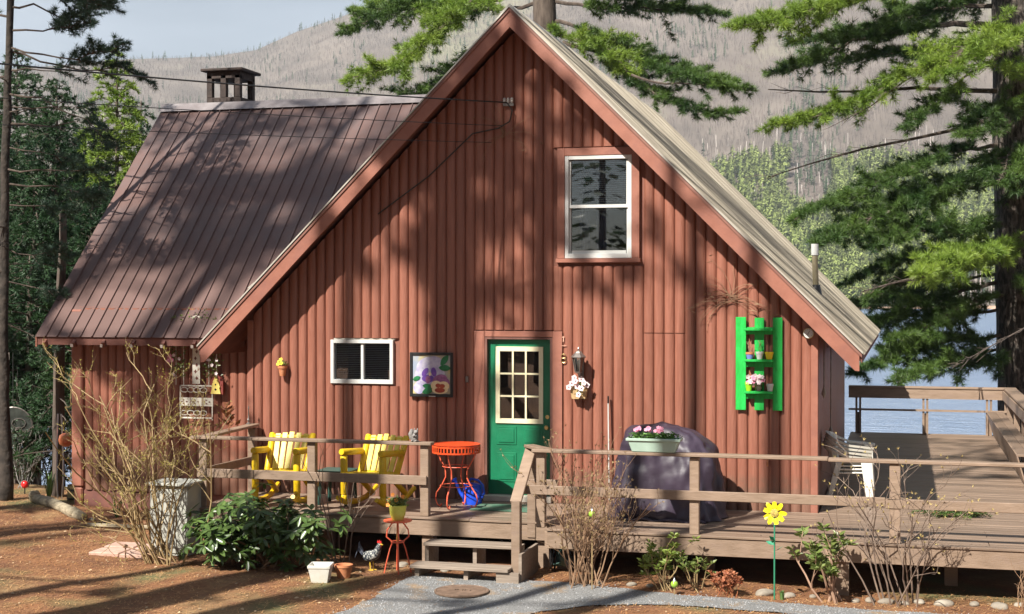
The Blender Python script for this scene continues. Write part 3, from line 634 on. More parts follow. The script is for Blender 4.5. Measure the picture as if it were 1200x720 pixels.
w3 = (GX1-GX0-.04)/3; h3 = (GZ1-GZ0-.04)/3
for k in (1, 2): mt.box(GX0+.02+w3*k-.011, GX0+.02+w3*k+.011, .002, .0195, GZ0+.02, GZ1-.02); mt.box(GX0+.021, GX1-.021, .004, .0185, GZ0+.02+h3*k-.011, GZ0+.02+h3*k+.011)
mt.build('muntin', M_cream, door)
for i in range(3):
    for j in range(3): MB().box(GX0+.022+w3*i, GX0+.018+w3*(i+1), .028, .032, GZ0+.022+h3*j, GZ0+.018+h3*(j+1)).build('pane', M_glass, door)
MB().lathe([(.012, 0), (.012, .03), (.028, .04), (.032, .055), (.022, .07)], 12, (.375, .02, .955), M=Matrix.Rotation(PI/2, 3, 'X')).build('handle', M_brass, door, smooth=True)
MB().lathe([(.026, 0), (.026, .012), (.008, .014)], 12, (.375, .02, 1.09), M=Matrix.Rotation(PI/2, 3, 'X')).build('lock', M_brass, door, smooth=True)
MB().box(-.70, -.66, -.075, -.045, 1.52, 1.60).build('doorbell', M_pewter, cabin, bev=.006)
# house number: faded 1, a dash and an 8 in brass
def digit_curve(pts, r, closed=False): return MB().tube(pts, r, 6)
e8 = MB()
for cz, rr in ((1.875, .026), (1.822, .030)):
    e8.tube([(.605+rr*math.cos(2*PI*k/14), -.058, cz+rr*math.sin(2*PI*k/14)) for k in range(15)], .0065, 5)
e8.build('house_number_eight', M_brass, cabin)
fadedn = mat('faded number paint', (.62, .36, .26), rough=.6)
MB().bar((.600, -.052, 2.06), (.606, -.052, 2.13), .011, .006, up=(0, 1, 0)).bar((.586, -.052, 2.112), (.603, -.052, 2.128), .009, .006, up=(0, 1, 0)).build('house_number_one', fadedn, cabin)
MB().box(.58, .64, -.053, -.047, 2.005, 2.012).build('number_dash', fadedn, cabin)
# ================================================================== DECK
deck = thing('deck', 'weathered brown plank deck with low two board railing wrapping the cabin', 'deck')
FL, FR = -1.60, -2.05          # front edges: left of the steps / right
def boards(x0, x1, y0, y1, name='deck_board'):
    y = y0
    while y < y1-.01:
        w = min(.14, y1-y); xs = [x0]
        while xs[-1] < x1:
            xs.append(min(x1, xs[-1]+random.choice((2.4, 3.0, 3.6, 4.8)) if x1-x0 > 3.2 else x1))
            if x1-xs[-1] < .6: xs[-1] = x1
        for a, b_ in zip(xs, xs[1:]):
            dz = random.uniform(-.003, .002); MB().box(a+.002, b_-.002, y+.004, y+w-.004, -.028, 0).build(name, M_deckb, deck, loc=(0, 0, dz), bev=.004)
        y += .1425
boards(-3.78, .87, FL-.02, -.06)
boards(.87, 6.75, FR-.02, -.06)
boards(WX+.06, 6.75, -.06, GB-.1)
MB().box(-3.76, .86, FL, FL+.035, -.22, -.032).build('fascia_board', M_rail, deck, bev=.004)
MB().box(.875, 6.74, FR, FR+.035, -.225, -.032).build('fascia_board', M_rail, deck, bev=.004)
MB().box(.84, .873, FR+.036, FL-.002, -.225, -.032).build('fascia_board', M_rail, deck)
MB().box(-3.77, -3.735, FL+.036, -.06, -.22, -.032).build('fascia_board', M_rail, deck)
MB().box(6.70, 6.735, FR+.036, GB-.2, -.225, -.032).build('fascia_board', M_rail, deck)
MB().box(3.8, 6.7, GB-.2, GB-.16, -.225, -.032).build('fascia_board', M_rail, deck)
for x in np.arange(-3.5, 6.7, .6):
    yf = FL if x < .85 else FR
    MB().box(x, x+.04, yf+.04, -.02, -.21, -.031).build('joist', M_soffit, deck)
for y_ in np.arange(.5, GB-.3, .6): MB().box(WX+.08, 6.69, y_, y_+.04, -.21, -.031).build('joist', M_soffit, deck)
for x, y_ in ((-3.6, FL+.1), (-2.2, FL+.5), (-.72, FL+.08), (.7, FL+.1), (.95, FR+.5), (2.6, FR+.8), (4.15, FR+.06), (5.3, FR+.8), (6.6, FR+.5), (6.6, 3), (6.6, 7), (6.6, 10.4), (4, 10.4)):
    zb = gz(x, y_)-.15; MB().box(x-.07, x+.07, y_-.03, y_+.11, zb, -.226).build('support_post', M_rail, deck)
def post(x, y_, h=.86, w=.105, d=.09, zb=-.2, nm='post'): return MB().box(x-w/2, x+w/2, y_-d/2, y_+d/2, zb, h).build(nm, M_rail, deck, bev=.006)
RZT = .895
yl = FL-.052; yr = FR-.052+.0
# left front rail
for x in (-3.68, -2.22, -.76): post(x, FL+.085, .85, zb=.002)
MB().box(-3.84, -.66, FL-.01, FL+.135, .855, .892).build('top_rail', M_rail, deck, bev=.006)
MB().box(-3.74, -.72, FL-.0, FL+.036, .38, .49).build('mid_rail', M_rail, deck, bev=.005)
# left return rail to the wall: sags a little
MB().bar((-3.70, FL+.02, .87), (-3.66, -.09, .905), .14, .037).build('top_rail', M_rail, deck, bev=.006)
MB().bar((-3.69, FL+.04, .435), (-3.66, -.09, .435), .036, .11).build('mid_rail', M_rail, deck, bev=.005)
post(-3.66, -.16, .86, zb=.002)
# stair rail and posts
post(.58, FL+.03, .86, .10, .09, zb=-.19)
MB().bar((.585, FL-.02, .885), (.585, -2.34, .33), .13, .037).build('stair_rail', M_rail, deck, bev=.005)
post(.585, -2.30, .34, .10, .10, zb=gz(.585, -2.3)-.05)
# right front rail
post(.79, FR+.08, .86, .10, .09, zb=.002); post(2.55, FR+.06, .855, .105, .09, zb=.002); post(4.70, FR+.03, .855, .115, .09, zb=.002); post(6.66, FR+.06, .855, .105, .09, zb=.002)
MB().bar((.55, FL-.02, .89), (.86, FR+.06, .89), .13, .037).build('top_rail', M_rail, deck, bev=.006)
MB().box(.70, 4.0, FR-.035, FR+.11, .865, .902).build('top_rail', M_rail, deck, bev=.006)
MB().box(4.004, 6.8, FR-.045, FR+.10, .858, .895).build('top_rail', M_rail, deck, bev=.006)
MB().box(.60, 4.6, FR-.022, FR+.014, .385, .49).build('mid_rail', M_rail, deck, bev=.005)
MB().box(4.604, 6.72, FR-.026, FR+.012, .375, .48).build('mid_rail', M_rail, deck, bev=.005)
MB().box(.45, .9, FL-.02, FL+.016, .40, .50).build('mid_rail', M_rail, deck, bev=.005)
# far rail
fy = GB-.25
for x in (3.94, 5.18, 6.33, 6.66):
    MB().box(x-.055, x-.015, fy-.045, fy-.005, .002, .86).build('post', M_rail, deck); MB().box(x+.015, x+.055, fy-.045, fy-.005, .002, .86).build('post', M_rail, deck)
    MB().box(x-.055, x+.055, fy-.003, fy+.03, .002, .40).build('post', M_rail, deck)
MB().box(3.76, 6.8, fy-.07, fy-.05, .68, .87).build('rail_face', M_rail, deck); MB().box(3.76, 6.82, fy-.09, fy+.09, .872, .91).build('top_rail', M_rail, deck, bev=.005)
MB().box(3.76, 6.76, fy-.075, fy-.047, .44, .478).build('mid_rail', M_rail, deck)
# side rail with a built in bench
for y_ in np.arange(-.4, 10.2, 1.7): MB().box(6.60, 6.70, y_-.045, y_+.045, .002, .86).build('post', M_rail, deck)
for a, b_ in ((FR+.2, 3.0), (3.01, 6.7), (6.71, fy-.1)):
    MB().box(6.585, 6.81, a, b_, .872, .91).build('top_rail', M_rail, deck, bev=.005)
    MB().box(6.560, 6.585, a, b_, .70, .86).build('rail_face', M_rail, deck)
    if a > 2:
        for k in range(2): MB().box(6.30+k*.145, 6.44+k*.145, a, b_, .425, .46).build('bench_board', M_deckb, deck, bev=.004)
        MB().prism([(6.28, a, .455), (6.30, a, .455), (6.42, a, .03), (6.40, a, .03)], (0, b_-a, 0)).build('bench_front', M_rail, deck)
# ---- steps
steps = thing('steps', 'two weathered wooden steps up to the deck before the green door', 'steps')
for z_, y_, dx in ((-.20, -2.02, 0), (-.40, -2.36, .05)):
    for k in range(2): MB().box(-.56-dx, .535+dx*.2, y_-.02+k*.148-.15, y_+.12+k*.148-.15, z_-.036, z_).build('tread', M_step, steps, bev=.005)
for x in (-.56, 0.02, .49):
    zb = gz(x, -2.2)-.04
    MB().box(x, x+.045, -2.13, -1.75, zb, -.238).build('riser_block', M_step, steps); MB().box(x-.01, x+.04, -2.46, -2.135, zb, -.438).build('riser_block', M_step, steps)
MB().box(.64, .675, -2.42, -1.66, gz(.65, -2)-.03, -.24).build('stringer', M_step, steps)
MB().box(.40, .66, -2.50, -2.44, gz(.5, -2.5)-.03, -.442).build('riser_block', M_step, steps)
# mat on the deck before the door
mm_ = MB().box(-.38, .46, -.95, -.42, .004, .014).build('door_mat', mat('green mat', (.03, .12, .07), (.10, .17, .12), rough=.95, scale=14, c3=(.2, .2, .15), s3=5, p3=(.5, .7)), None); tag(mm_, 'thin worn green mat lying on the deck at the green door', 'mat')
# manhole cover let into the path
mh = thing('utility_cover', 'round rusty brown metal cover set in the gravel before the steps', 'cover', (.155, -3.0, gz(.155, -3)+.016))
MB().lathe([(.30, 0), (.30, .018), (.285, .024), (.27, .018)], 32).build('cover_ring', mat('rusty iron', (.12, .075, .05), (.2, .13, .09), rough=.8, scale=12, bump=.5), mh)
MB().lathe([(.265, .0), (.265, .017), (.255, .02)], 32).build('cover_plate', MATS['rusty iron'], mh)
lt = MB()
for k, w_ in enumerate((.03, .012, .028, .014, .03)): lt.box(-.10+k*.042, -.10+k*.042+w_, -.03, .03, .0202, .026)
lt.build('raised_lettering', MATS['rusty iron'], mh)
# ================================================================== THINGS ON THE WALL
def RX(a): return Matrix.Rotation(a, 3, 'X')
# lantern
ln = thing('wall_lantern', 'pewter coach lantern on the wall right of the green door', 'lantern', (.83, -.05, 1.78))
MB().box(-.035, .035, -.012, .004, -.22, .06).build('backplate', M_pewter, ln, bev=.01)
MB().tube([(0, -.01, -.1), (0, -.07, -.17), (0, -.13, -.14), (0, -.15, -.11)], .009, 6).build('bracket', M_pewter, ln, smooth=True)
c0 = (0, -.15, 0)
MB().lathe([(.022, -.115), (.048, -.10), (.05, -.09), (.0, -.088)], 6, c0).build('lantern_base', M_pewter, ln)
fr_ = MB()
for k in range(6):
    a = 2*PI*k/6; fr_.tube([(.047*math.cos(a), -.15+.047*math.sin(a), -.09), (.078*math.cos(a), -.15+.078*math.sin(a), .09)], .005, 4)
fr_.build('lantern_frame', M_pewter, ln)
MB().lathe([(.044, -.088), (.075, .088), (.073, .088), (.042, -.088)], 6, c0).build('lantern_glass', glassmat('lantern glass', (.9, .9, .85), .12), ln)
MB().lathe([(.098, .088), (.098, .096), (.055, .14), (.05, .145), (.035, .165), (.012, .175), (.01, .19), (.016, .2), (.004, .22)], 6, c0).build('lantern_roof', M_pewter, ln)
MB().lathe([(.012, -.08), (.012, -.01), (.02, .02), (.012, .05), (.002, .06)], 8, c0).build('bulb', mat('white bulb', (.8, .78, .7), rough=.3), ln, smooth=True)
# flower bunch helper
def petals(mb, c, nrm, r, n=5, w=.5, up=(0, 0, 1)):
    nrm = Vector(nrm).normalized(); u = nrm.orthogonal().normalized(); v = nrm.cross(u); c = Vector(c)
    for k in range(n):
        a = 2*PI*k/n+random.uniform(-.1, .1); d = u*math.cos(a)+v*math.sin(a); t_ = nrm.cross(d)
        mb.add([c, c+d*r*.55+t_*r*w+nrm*r*.12, c+d*r+nrm*r*.2, c+d*r*.55-t_*r*w+nrm*r*.12], [(0, 1, 2, 3)])
M_pw = mat('pink white petals', (.78, .60, .62), (.85, .78, .76), rough=.7, scale=30, trans=.2)
M_pk = mat('pink petals', (.68, .18, .32), (.8, .42, .52), rough=.7, scale=40, trans=.2)
M_yc = mat('yellow centre', (.75, .5, .05), rough=.7)
def leaves(mb, cs, ln_, wd, flat=.6, up=.3):
    for c in cs:
        a = random.uniform(0, 2*PI); d = Vector((math.cos(a), math.sin(a), random.uniform(-.3, 1)*flat+up)).normalized(); s = d.orthogonal().normalized()
        if random.random() < .5: s = d.cross(s)
        l = ln_*random.uniform(.7, 1.2); w = wd*random.uniform(.8, 1.2); c = Vector(c); nn = s.cross(d)
        mb.add([c, c+d*l*.5+s*w/2-nn*w*.15, c+d*l, c+d*l*.5-s*w/2-nn*w*.15], [(0, 1, 2, 3)])
    return mb
wf = thing('wall_flower_basket', 'little wall basket of white and pink blossoms hanging below the coach lantern', 'flowers', (.83, -.05, 1.44))
MB().prism([(-.10, -.0, -.10), (.07, -.0, -.10), (.10, -.0, .07), (-.13, .0, .07)], (0, -.09, 0)).build('basket', mat('straw basket', (.35, .22, .10), (.5, .35, .18), rough=.9, scale=30), wf)
fm = MB(); fc = MB()
for p in ((-.09, -.13, .10), (-.04, -.15, .13), (-.02, -.13, .06), (.07, -.14, .11), (.04, -.16, .04), (-.13, -.12, .05), (.0, -.14, -.04), (-.06, -.12, .17), (.10, -.11, .08), (.03, -.12, .15)):
    petals(fm, p, (random.uniform(-.3, .3), -1, .2), .042); fc.blob((p[0], p[1]-.008, p[2]), .009, 6, 4)
fm.build('blossoms', M_pw, wf); fc.build('blossom_centres', mat('dark flower eye', (.2, .02, .06)), wf)
leaves(MB(), [(random.uniform(-.1, .1), random.uniform(-.12, -.05), random.uniform(-.08, .12)) for _ in range(26)], .06, .03).build('foliage', M_leafo, wf)
# terracotta wall pot
tp = thing('wall_pot', 'small terracotta pot with yellow pansies fixed on the wall left of the small window', 'pot', (-3.25, -.10, 1.63))
MB().lathe([(.035, -.06), (.055, .04), (.064, .042), (.066, .075), (.056, .075), (.05, .05)], 14).build('pot', M_terra, tp, smooth=True)
fm = MB()
for p in ((-.04, -.02, .13), (.0, -.04, .11), (-.02, -.01, .16), (-.05, -.03, .10)): petals(fm, p, (0, -1, .5), .03)
fm.build('blossoms', mat('yellow petals', (.8, .6, .02), (.9, .7, .05), rough=.6, trans=.2), tp)
leaves(MB(), [(random.uniform(-.05, .05), random.uniform(-.04, .04), .08+random.uniform(0, .05)) for _ in range(24)], .05, .022).build('foliage', M_leafo, tp)
# picture
pc = thing('pansy_picture', 'black framed picture of purple white and orange pansies left of the green door', 'picture', (-1.16, -.06, 1.615))
W2, H2 = .295, .29
MB().box(-W2, -W2+.035, -.03, .0, -H2, H2).box(W2-.035, W2, -.03, .0, -H2, H2).box(-W2+.035, W2-.035, -.03, .0, H2-.035, H2).box(-W2+.035, W2-.035, -.03, .0, -H2, -H2+.04).build('frame', M_black, pc, bev=.004)
MB().box(-W2+.036, W2-.036, -.012, -.004, -H2+.041, H2-.036).build('canvas', mat('pale canvas print', (.28, .33, .42), (.52, .44, .2), rough=.45, scale=3.2, lo=.42, hi=.6), pc)
def shape(pts, m, lvl, nm): return MB().add([(x, -.0125-.0007*lvl, z) for x, z in pts], [tuple(range(len(pts)))]).build(nm, m, pc)
def ell(cx, cz, a, b_, rot=0, n=16, pt=0): 
    o_ = []
    for k in range(n):
        t_ = 2*PI*k/n; x = a*math.cos(t_); z = b_*math.sin(t_)*(1-pt*abs(math.cos(t_))**3); o_.append((cx+x*math.cos(rot)-z*math.sin(rot), cz+x*math.sin(rot)+z*math.cos(rot)))
    return o_
gp_ = mat('print green', (.01, .11, .035), (.02, .2, .07), rough=.45, scale=20); wp_ = mat('print lilac white', (.34, .31, .50), (.56, .54, .62), rough=.45, scale=18); pp_ = mat('print purple', (.10, .045, .30), (.2, .08, .4), rough=.45, scale=25)
py_ = mat('print straw', (.72, .56, .28), (.8, .7, .45), rough=.45, scale=20); pr_ = mat('print maroon', (.26, .03, .02), (.42, .08, .03), rough=.45, scale=20); pm2 = mat('print mauve', (.22, .06, .18), (.36, .15, .3), rough=.45, scale=20)
for i, (e, m_) in enumerate([(ell(-.075, .12, .14, .10, .5), wp_), (ell(.05, .13, .12, .11, -.6), wp_), (ell(-.13, .02, .11, .08, .5), wp_), (ell(.08, .04, .11, .08, -.5), wp_), (ell(-.06, -.08, .15, .11), wp_), (ell(-.16, -.17, .09, .08, .4), wp_),
    (ell(-.085, .035, .065, .034, .9), pp_), (ell(.035, .035, .036, .062, .2), pp_), (ell(-.045, -.05, .085, .05, 0), pp_), (ell(-.045, -.065, .035, .05, 0), gp_ if 0 else pm2), (ell(-.02, .01, .016, .026), py_), (ell(.18, .19, .085, .04, .9, pt=.6), gp_), (ell(.185, .09, .085, .04, -.05, pt=.6), gp_), (ell(-.20, -.05, .055, .03, .35, pt=.6), gp_),
    (ell(-.05, -.15, .07, .032, -.1, pt=.5), gp_), (ell(-.04, -.205, .09, .042, .35, pt=.5), gp_), (ell(.12, -.07, .105, .075, .3), pm2), (ell(.19, -.10, .065, .06, -.4), pm2), (ell(.07, -.14, .075, .065), py_), (ell(.17, -.145, .08, .062), py_), (ell(.12, -.195, .11, .055), py_), (ell(.095, -.14, .036, .028), pr_), (ell(.15, -.145, .04, .028), pr_), (ell(.12, -.20, .07, .034), pr_)]):
    shape(e, m_, i+1, 'printed_petal' if m_ is not gp_ else 'printed_leaf')
MB().box(-.03, .06, -.036, -.031, -H2+.004, -H2+.016).build('title_plate', M_steel, pc)
# green shelf and its pots
sh = thing('pallet_shelf', 'bright green painted pallet hung on the wall as a plant shelf', 'shelf', (3.075, -.055, 1.81))
for cx, w_ in ((-.225, .125), (.0, .115), (.222, .115)): MB().box(cx-w_/2, cx+w_/2, -.032, -.012, -.57, .58+random.uniform(-.015, .015)).build('slat', M_pallet, sh, bev=.003)
for z_ in (.41, .0+.03, -.36): MB().box(-.175, .17, -.145, -.033, z_, z_+.028).build('shelf_board', M_pallet, sh, bev=.003)
for z_ in (.36, -.04, -.43): MB().box(-.27, .27, -.011, .005, z_, z_+.09).build('back_batten', M_pallet, sh)
def wpot(name, label, x, z, r, h, m, dark=None, sprig=True, leafm=None):
    t_ = thing(name, label, 'pot', (3.075+x, -.145, 1.81+z)); MB().lathe([(r*.7, 0), (r*.96, h*.72), (r*1.05, h*.73), (r*1.06, h), (r*.9, h), (r*.85, h*.8)], 12).build('pot', m, t_, smooth=True)
    if dark: MB().lathe([(r*.70+.001, .003), (r*.93+.002, h*.65)], 12).build('painted_band', dark, t_, smooth=True)
    if sprig:
        b_ = MB()
        for _ in range(5): b_.tube([(0, 0, h*.7), (random.uniform(-.02, .02), random.uniform(-.01, .01), h+.05), (random.uniform(-.05, .05), random.uniform(-.02, .03), h+random.uniform(.07, .15))], .003, 4)
        b_.build('sprig', leafm or M_twig, t_)
    return t_
wpot('shelf_pot', 'terracotta pot painted blue below, leftmost on the upper shelf of the green pallet', -.11, .06, .048, .085, M_terra, M_blue if False else mat('pot blue', (.15, .2, .55), rough=.7))
wpot('shelf_pot', 'white pot with a sprig in the middle of the upper green shelf', .01, .06, .046, .092, M_white, leafm=M_leafo)
wpot('shelf_pot', 'yellow pot, rightmost on the upper shelf of the green pallet', .125, .06, .05, .09, mat('pot yellow', (.85, .62, .02), rough=.4))
wpot('shelf_pot', 'lime green pot at the left end of the lower green shelf', -.12, -.33, .046, .105, mat('pot lime', (.3, .62, .02), rough=.4), sprig=False)
wpot('shelf_cup', 'small white cup at the right end of the lower green shelf', .135, -.33, .042, .09, M_white, sprig=False)['category'] = 'cup'
vz = thing('flower_vase', 'clear glass vase of pink and white blossoms on the lower green shelf', 'vase', (3.07, -.15, 1.48))
MB().lathe([(.042, 0), (.05, .03), (.042, .08), (.046, .1)], 12).build('vase', glassmat('vase glass', (.7, .8, .8), .15), vz, smooth=True)
fm = MB(); f2 = MB()
for k in range(26):
    p = (random.gauss(-.01, .055), random.uniform(-.05, .03), random.uniform(.09, .19)); petals(fm if random.random() < .55 else f2, p, (random.uniform(-.5, .5), -1, random.uniform(-.2, .8)), .034)
fm.build('blossoms', M_pw, vz); f2.build('blossoms', M_pk, vz); leaves(MB(), [(random.gauss(0, .05), random.uniform(-.03, .03), random.uniform(.05, .13)) for _ in range(20)], .05, .02).build('foliage', M_leafo, vz)
# thermometer dial
th = thing('thermometer', 'round white dial thermometer on the wall under the right eave', 'thermometer', (3.67, -.11, 2.19))
MB().tube([(0, .07, 0), (0, .0, 0)], .012, 6).build('bracket', M_brass, th); MB().lathe([(.066, 0), (.066, .02), (.06, .026)], 20, M=RX(PI/2)).build('dial_case', M_brass, th, smooth=True)
MB().lathe([(.058, .026), (.058, .0275)], 20, M=RX(PI/2)).build('dial', M_white, th); MB().bar((-.012, -.0295, -.02), (.014, -.0295, .03), .006, .002, up=(0, 1, 0)).build('needle', M_black, th)
tk = MB()
for k in range(10): a = PI*(-.2+1.4*k/9); tk.bar((.042*math.cos(a), -.0285, .042*math.sin(a)), (.052*math.cos(a), -.0285, .052*math.sin(a)), .004, .001, up=(0, 1, 0))
tk.build('dial_marks', M_black, th)
# chime cords by the side wall
for (x, y_, zt_, zb_, lb) in ((WX+.10, .35, 2.10, 1.42, 'short hanging chime under the right eave, the one nearer the wall corner'), (WX+.1, 2.1, 1.95, .78, 'longer hanging cord with a pale bob on the cabin side wall')):
    t_ = thing('hanging_chime', lb, 'chime', (x, y_, zt_), group='chimes by the side wall')
    MB().tube([(0, 0, 0), (0, 0, zb_-zt_+.09)], .008, 6).tube([(-.05, 0, -.02), (0, 0, .05), (.03, 0, 0)], .006, 5).build('cord', mat('chime tube', (.16, .13, .1), (.3, .25, .2), rough=.4, metal=.5), t_)
    MB().lathe([(.006, .1), (.028, .03), (.03, .0), (.01, -.03), (.002, -.06)], 10, (0, 0, zb_-zt_)).build('bob', mat('chime bob', (.3, .25, .2), rough=.5), t_, smooth=True)
# birdhouse + ornamental trellis sign on the wing wall
bh = thing('birdhouse', 'tiny yellow fir tree shaped birdhouse under a dark red roof beside the trellis', 'birdhouse', (-4.71, .87, 1.24)); bh.scale = (.78, .78, .78)
MB().prism([(-.10, 0, 0), (.10, 0, 0), (.07, 0, .12), (.09, 0, .12), (.05, 0, .22), (.06, 0, .22), (0, 0, .33), (-.06, 0, .22), (-.05, 0, .22), (-.09, 0, .12), (-.07, 0, .12)], (0, -.03, 0)).build('front', mat('birdhouse yellow', (.72, .55, .12), (.8, .65, .2), rough=.6), bh)
MB().prism([(-.13, 0, -.01), (.13, 0, -.01), (.13, 0, .24), (0, 0, .38), (-.13, 0, .24)], (0, .05, 0)).build('roof', mat('birdhouse red', (.25, .05, .04), rough=.7), bh)
MB().lathe([(.016, 0), (.016, .003)], 10, (0, -.03, .17), M=RX(PI/2)).lathe([(.02, 0), (.02, .003)], 10, (0, -.03, .08), M=RX(PI/2)).build('entrance_hole', M_black, bh)
MB().tube([(0, 0, .34), (0, 0, .5)], .008, 5).build('hanger', M_steel, bh)
tr = thing('garden_trellis', 'rusty white metal garden sign with cut out leaves leaning on the wing wall', 'trellis', (-5.02, .86, .86))
M_pm = mat('worn white metal', (.58, .55, .47), (.7, .67, .58), rough=.6, scale=20, c3=(.25, .14, .08), s3=12, p3=(.58, .7))
f_ = MB().box(-.26, .26, -.006, .006, .48, .50).box(-.26, .26, -.006, .006, .02, .04).box(-.26, -.245, -.006, .006, 0, .50).box(.245, .26, -.006, .006, 0, .50)
for k in range(8): f_.tube([(-.19+.10*(k % 4)+.055*math.cos(2*PI*j/10), 0, (.43 if k > 3 else .10)+.035*math.sin(2*PI*j/10)) for j in range(11)], .006, 4)
f_.build('frame', M_pm, tr)
for k in range(3):
    cx = -.18+.18*k; MB().prism([(cx-.085, -.004, .20), (cx+.085, -.004, .20), (cx+.085, -.004, .32), (cx-.085, -.004, .32)], (0, .006, 0)).build('plate', M_pm, tr)
    c = MB()
    for (dx, dz) in ((-.045, 0), (-.02, .025), (-.02, -.025), (.03, 0)): c.add([(cx+dx+.02*a, -.006, .26+dz+.012*b_) for a, b_ in ((-1, 0), (0, 1), (1, 0), (0, -1))], [(0, 1, 2, 3)])
    c.build('cut_out_leaf', M_soffit, tr)
MB().prism([(-.06, -.004, .52), (.06, -.004, .52), (.055, -.004, 1.25), (-.055, -.004, 1.25)], (0, .006, 0)).build('plate', M_pm, tr)
c = MB()
for k in range(7): c.add([(.022*a+.01*(-1)**k, -.007, .60+.095*k+.03*b_) for a, b_ in ((-1, 0), (0, 1), (1, 0), (0, -1))], [(0, 1, 2, 3)])
c.build('cut_out_leaf', M_soffit, tr)
f_ = MB()
for x in (-.32, -.2, .2, .32): f_.tube([(x, 0, .5), (x, 0, 1.2), (x*.8, 0, 1.4), (0, 0, 1.5)], .007, 4)
f_.build('wire_arch', M_pm, tr)
lf = MB()
for k in range(520):
    x = random.choice((-.34, -.2, .2, .32, random.uniform(-.4, .4))); z_ = random.uniform(.6, 1.5) if abs(x) > .15 else random.uniform(1.3, 1.6)
    leaves(lf, [(x+random.uniform(-.05, .05), random.uniform(-.07, 0), z_)], .05, .026)
lf.build('ivy', M_leafo, tr)
c = MB()
for k in range(22): petals(c, (random.choice((-.33, -.2, .2, .32))+random.uniform(-.04, .04), -.07, random.uniform(.6, 1.4)), (0, -1, 0), .028)
c.build('blossoms', M_pw, tr)
c = MB()
for k in range(5): petals(c, (-.36+random.uniform(-.05, .05), -.08, .88+random.uniform(-.06, .06)), (0, -1, 0), .036)
c.build('blossoms', M_pk, tr)
# dry vine above the shelf, vine below the apex
def vine(name, label, c, n, L_, m, seed):
    rr = random.Random(seed); b_ = MB(); lv = MB()
    for i in range(n):
        a = rr.uniform(-.4, PI+.4); p = Vector(c)+Vector((rr.uniform(-.05, .05), 0, rr.uniform(-.05, .05))); pts = [p]; d = Vector((math.cos(a), 0, math.sin(a)))
        l = L_*rr.uniform(.5, 1.1)
        for k in range(7): d = (d+Vector((rr.uniform(-.5, .5), 0, rr.uniform(-.7, .15)))*.6).normalized(); pts.append(pts[-1]+d*l/7+Vector((0, rr.uniform(-.01, .01), 0)))
        for q in pts: q.y = min(-.06, q.y)
        b_.tube(pts, [.004*(1-.6*k/7) for k in range(8)], 4)
        if rr.random() < .5: leaves(lv, [pts[-1], pts[-2]], .11, .016, up=-.3)
    t_ = thing(name, label, 'vine'); b_.build('stem', m, t_); lv.build('dry_leaf', M_twig, t_); return t_
vine('dry_vine', 'wiry dried vine spray on the siding just above the green pallet', (2.72, -.07, 2.62), 22, .55, M_twig, 3)
vine('dry_vine', 'thin dark vine creeping down the siding below the gable peak', (-.18, -.07, 4.7), 12, .55, M_twig, 5)
# service mast hook + wires
sv = thing('power_line', 'black overhead service cables running from the left to an insulator below the gable peak', 'cable')
def cable(a, b_, sag, r, n=26):
    a = Vector(a); b_ = Vector(b_); return [a.lerp(b_, k/n)-Vector((0, 0, sag*4*(k/n)*(1-k/n))) for k in range(n+1)], r
for a, b_, sag, r, nm in (((-.13, -.12, 5.12), (-9.2, -16, 4.95), .22, .009, 'main_cable'), ((-.2, -.07, 4.83), (-9.6, -16, 4.45), .15, .0045, 'telephone_wire'), ((-.35, -.07, 4.62), (-9.6, -16, 4.05), .12, .004, 'telephone_wire')):
    p, r = cable(a, b_, sag, r); MB().tube(p, r, 6).build(nm, M_wire, sv, smooth=True)
MB().tube([(-.13, -.12, 5.12), (-.06, -.1, 5.02), (-.10, -.09, 4.88), (-.25, -.07, 4.8), (-.6, -.07, 4.74), (-1.2, -.07, 4.2), (-1.9, -.07, 3.72)], .009, 6).build('drop_cable', M_wire, sv, smooth=True)
b_ = MB()
for k in range(3): b_.lathe([(.012, -.03), (.022, -.01), (.014, 0), (.022, .012), (.01, .035)], 8, (-.17+.05*k, -.085, 5.15))
b_.build('insulator', mat('white insulator', (.5, .48, .45), rough=.3), sv, smooth=True)
MB().box(-.19, -.05, -.08, -.05, 5.08, 5.12).build('insulator_bracket', M_pewter, sv)
# pale pole against the wall
pl = thing('leaning_pole', 'thin white pole with dark tip leaning on the wall behind the covered grill', 'pole', (1.21, -.12, .1)); MB().tube([(0, 0, -.09), (-.02, .03, 1.19)], .0085, 8).build('shaft', M_white, pl, smooth=True); MB().tube([(-.02, .03, 1.19), (-.021, .031, 1.28)], .011, 8).build('tip', M_black, pl)
sp = thing('wall_spigot', 'small brass spigot on the wall low beside the pallet shelf', 'spigot', (3.18, -.06, .62)); MB().tube([(0, .02, .02), (0, -.06, .02), (0, -.08, -.02), (0, -.08, -.06)], .012, 6).build('pipe', M_terra, sp); MB().lathe([(.03, 0), (.03, .01)], 8, (0, -.06, .05)).build('wheel', M_terra, sp)
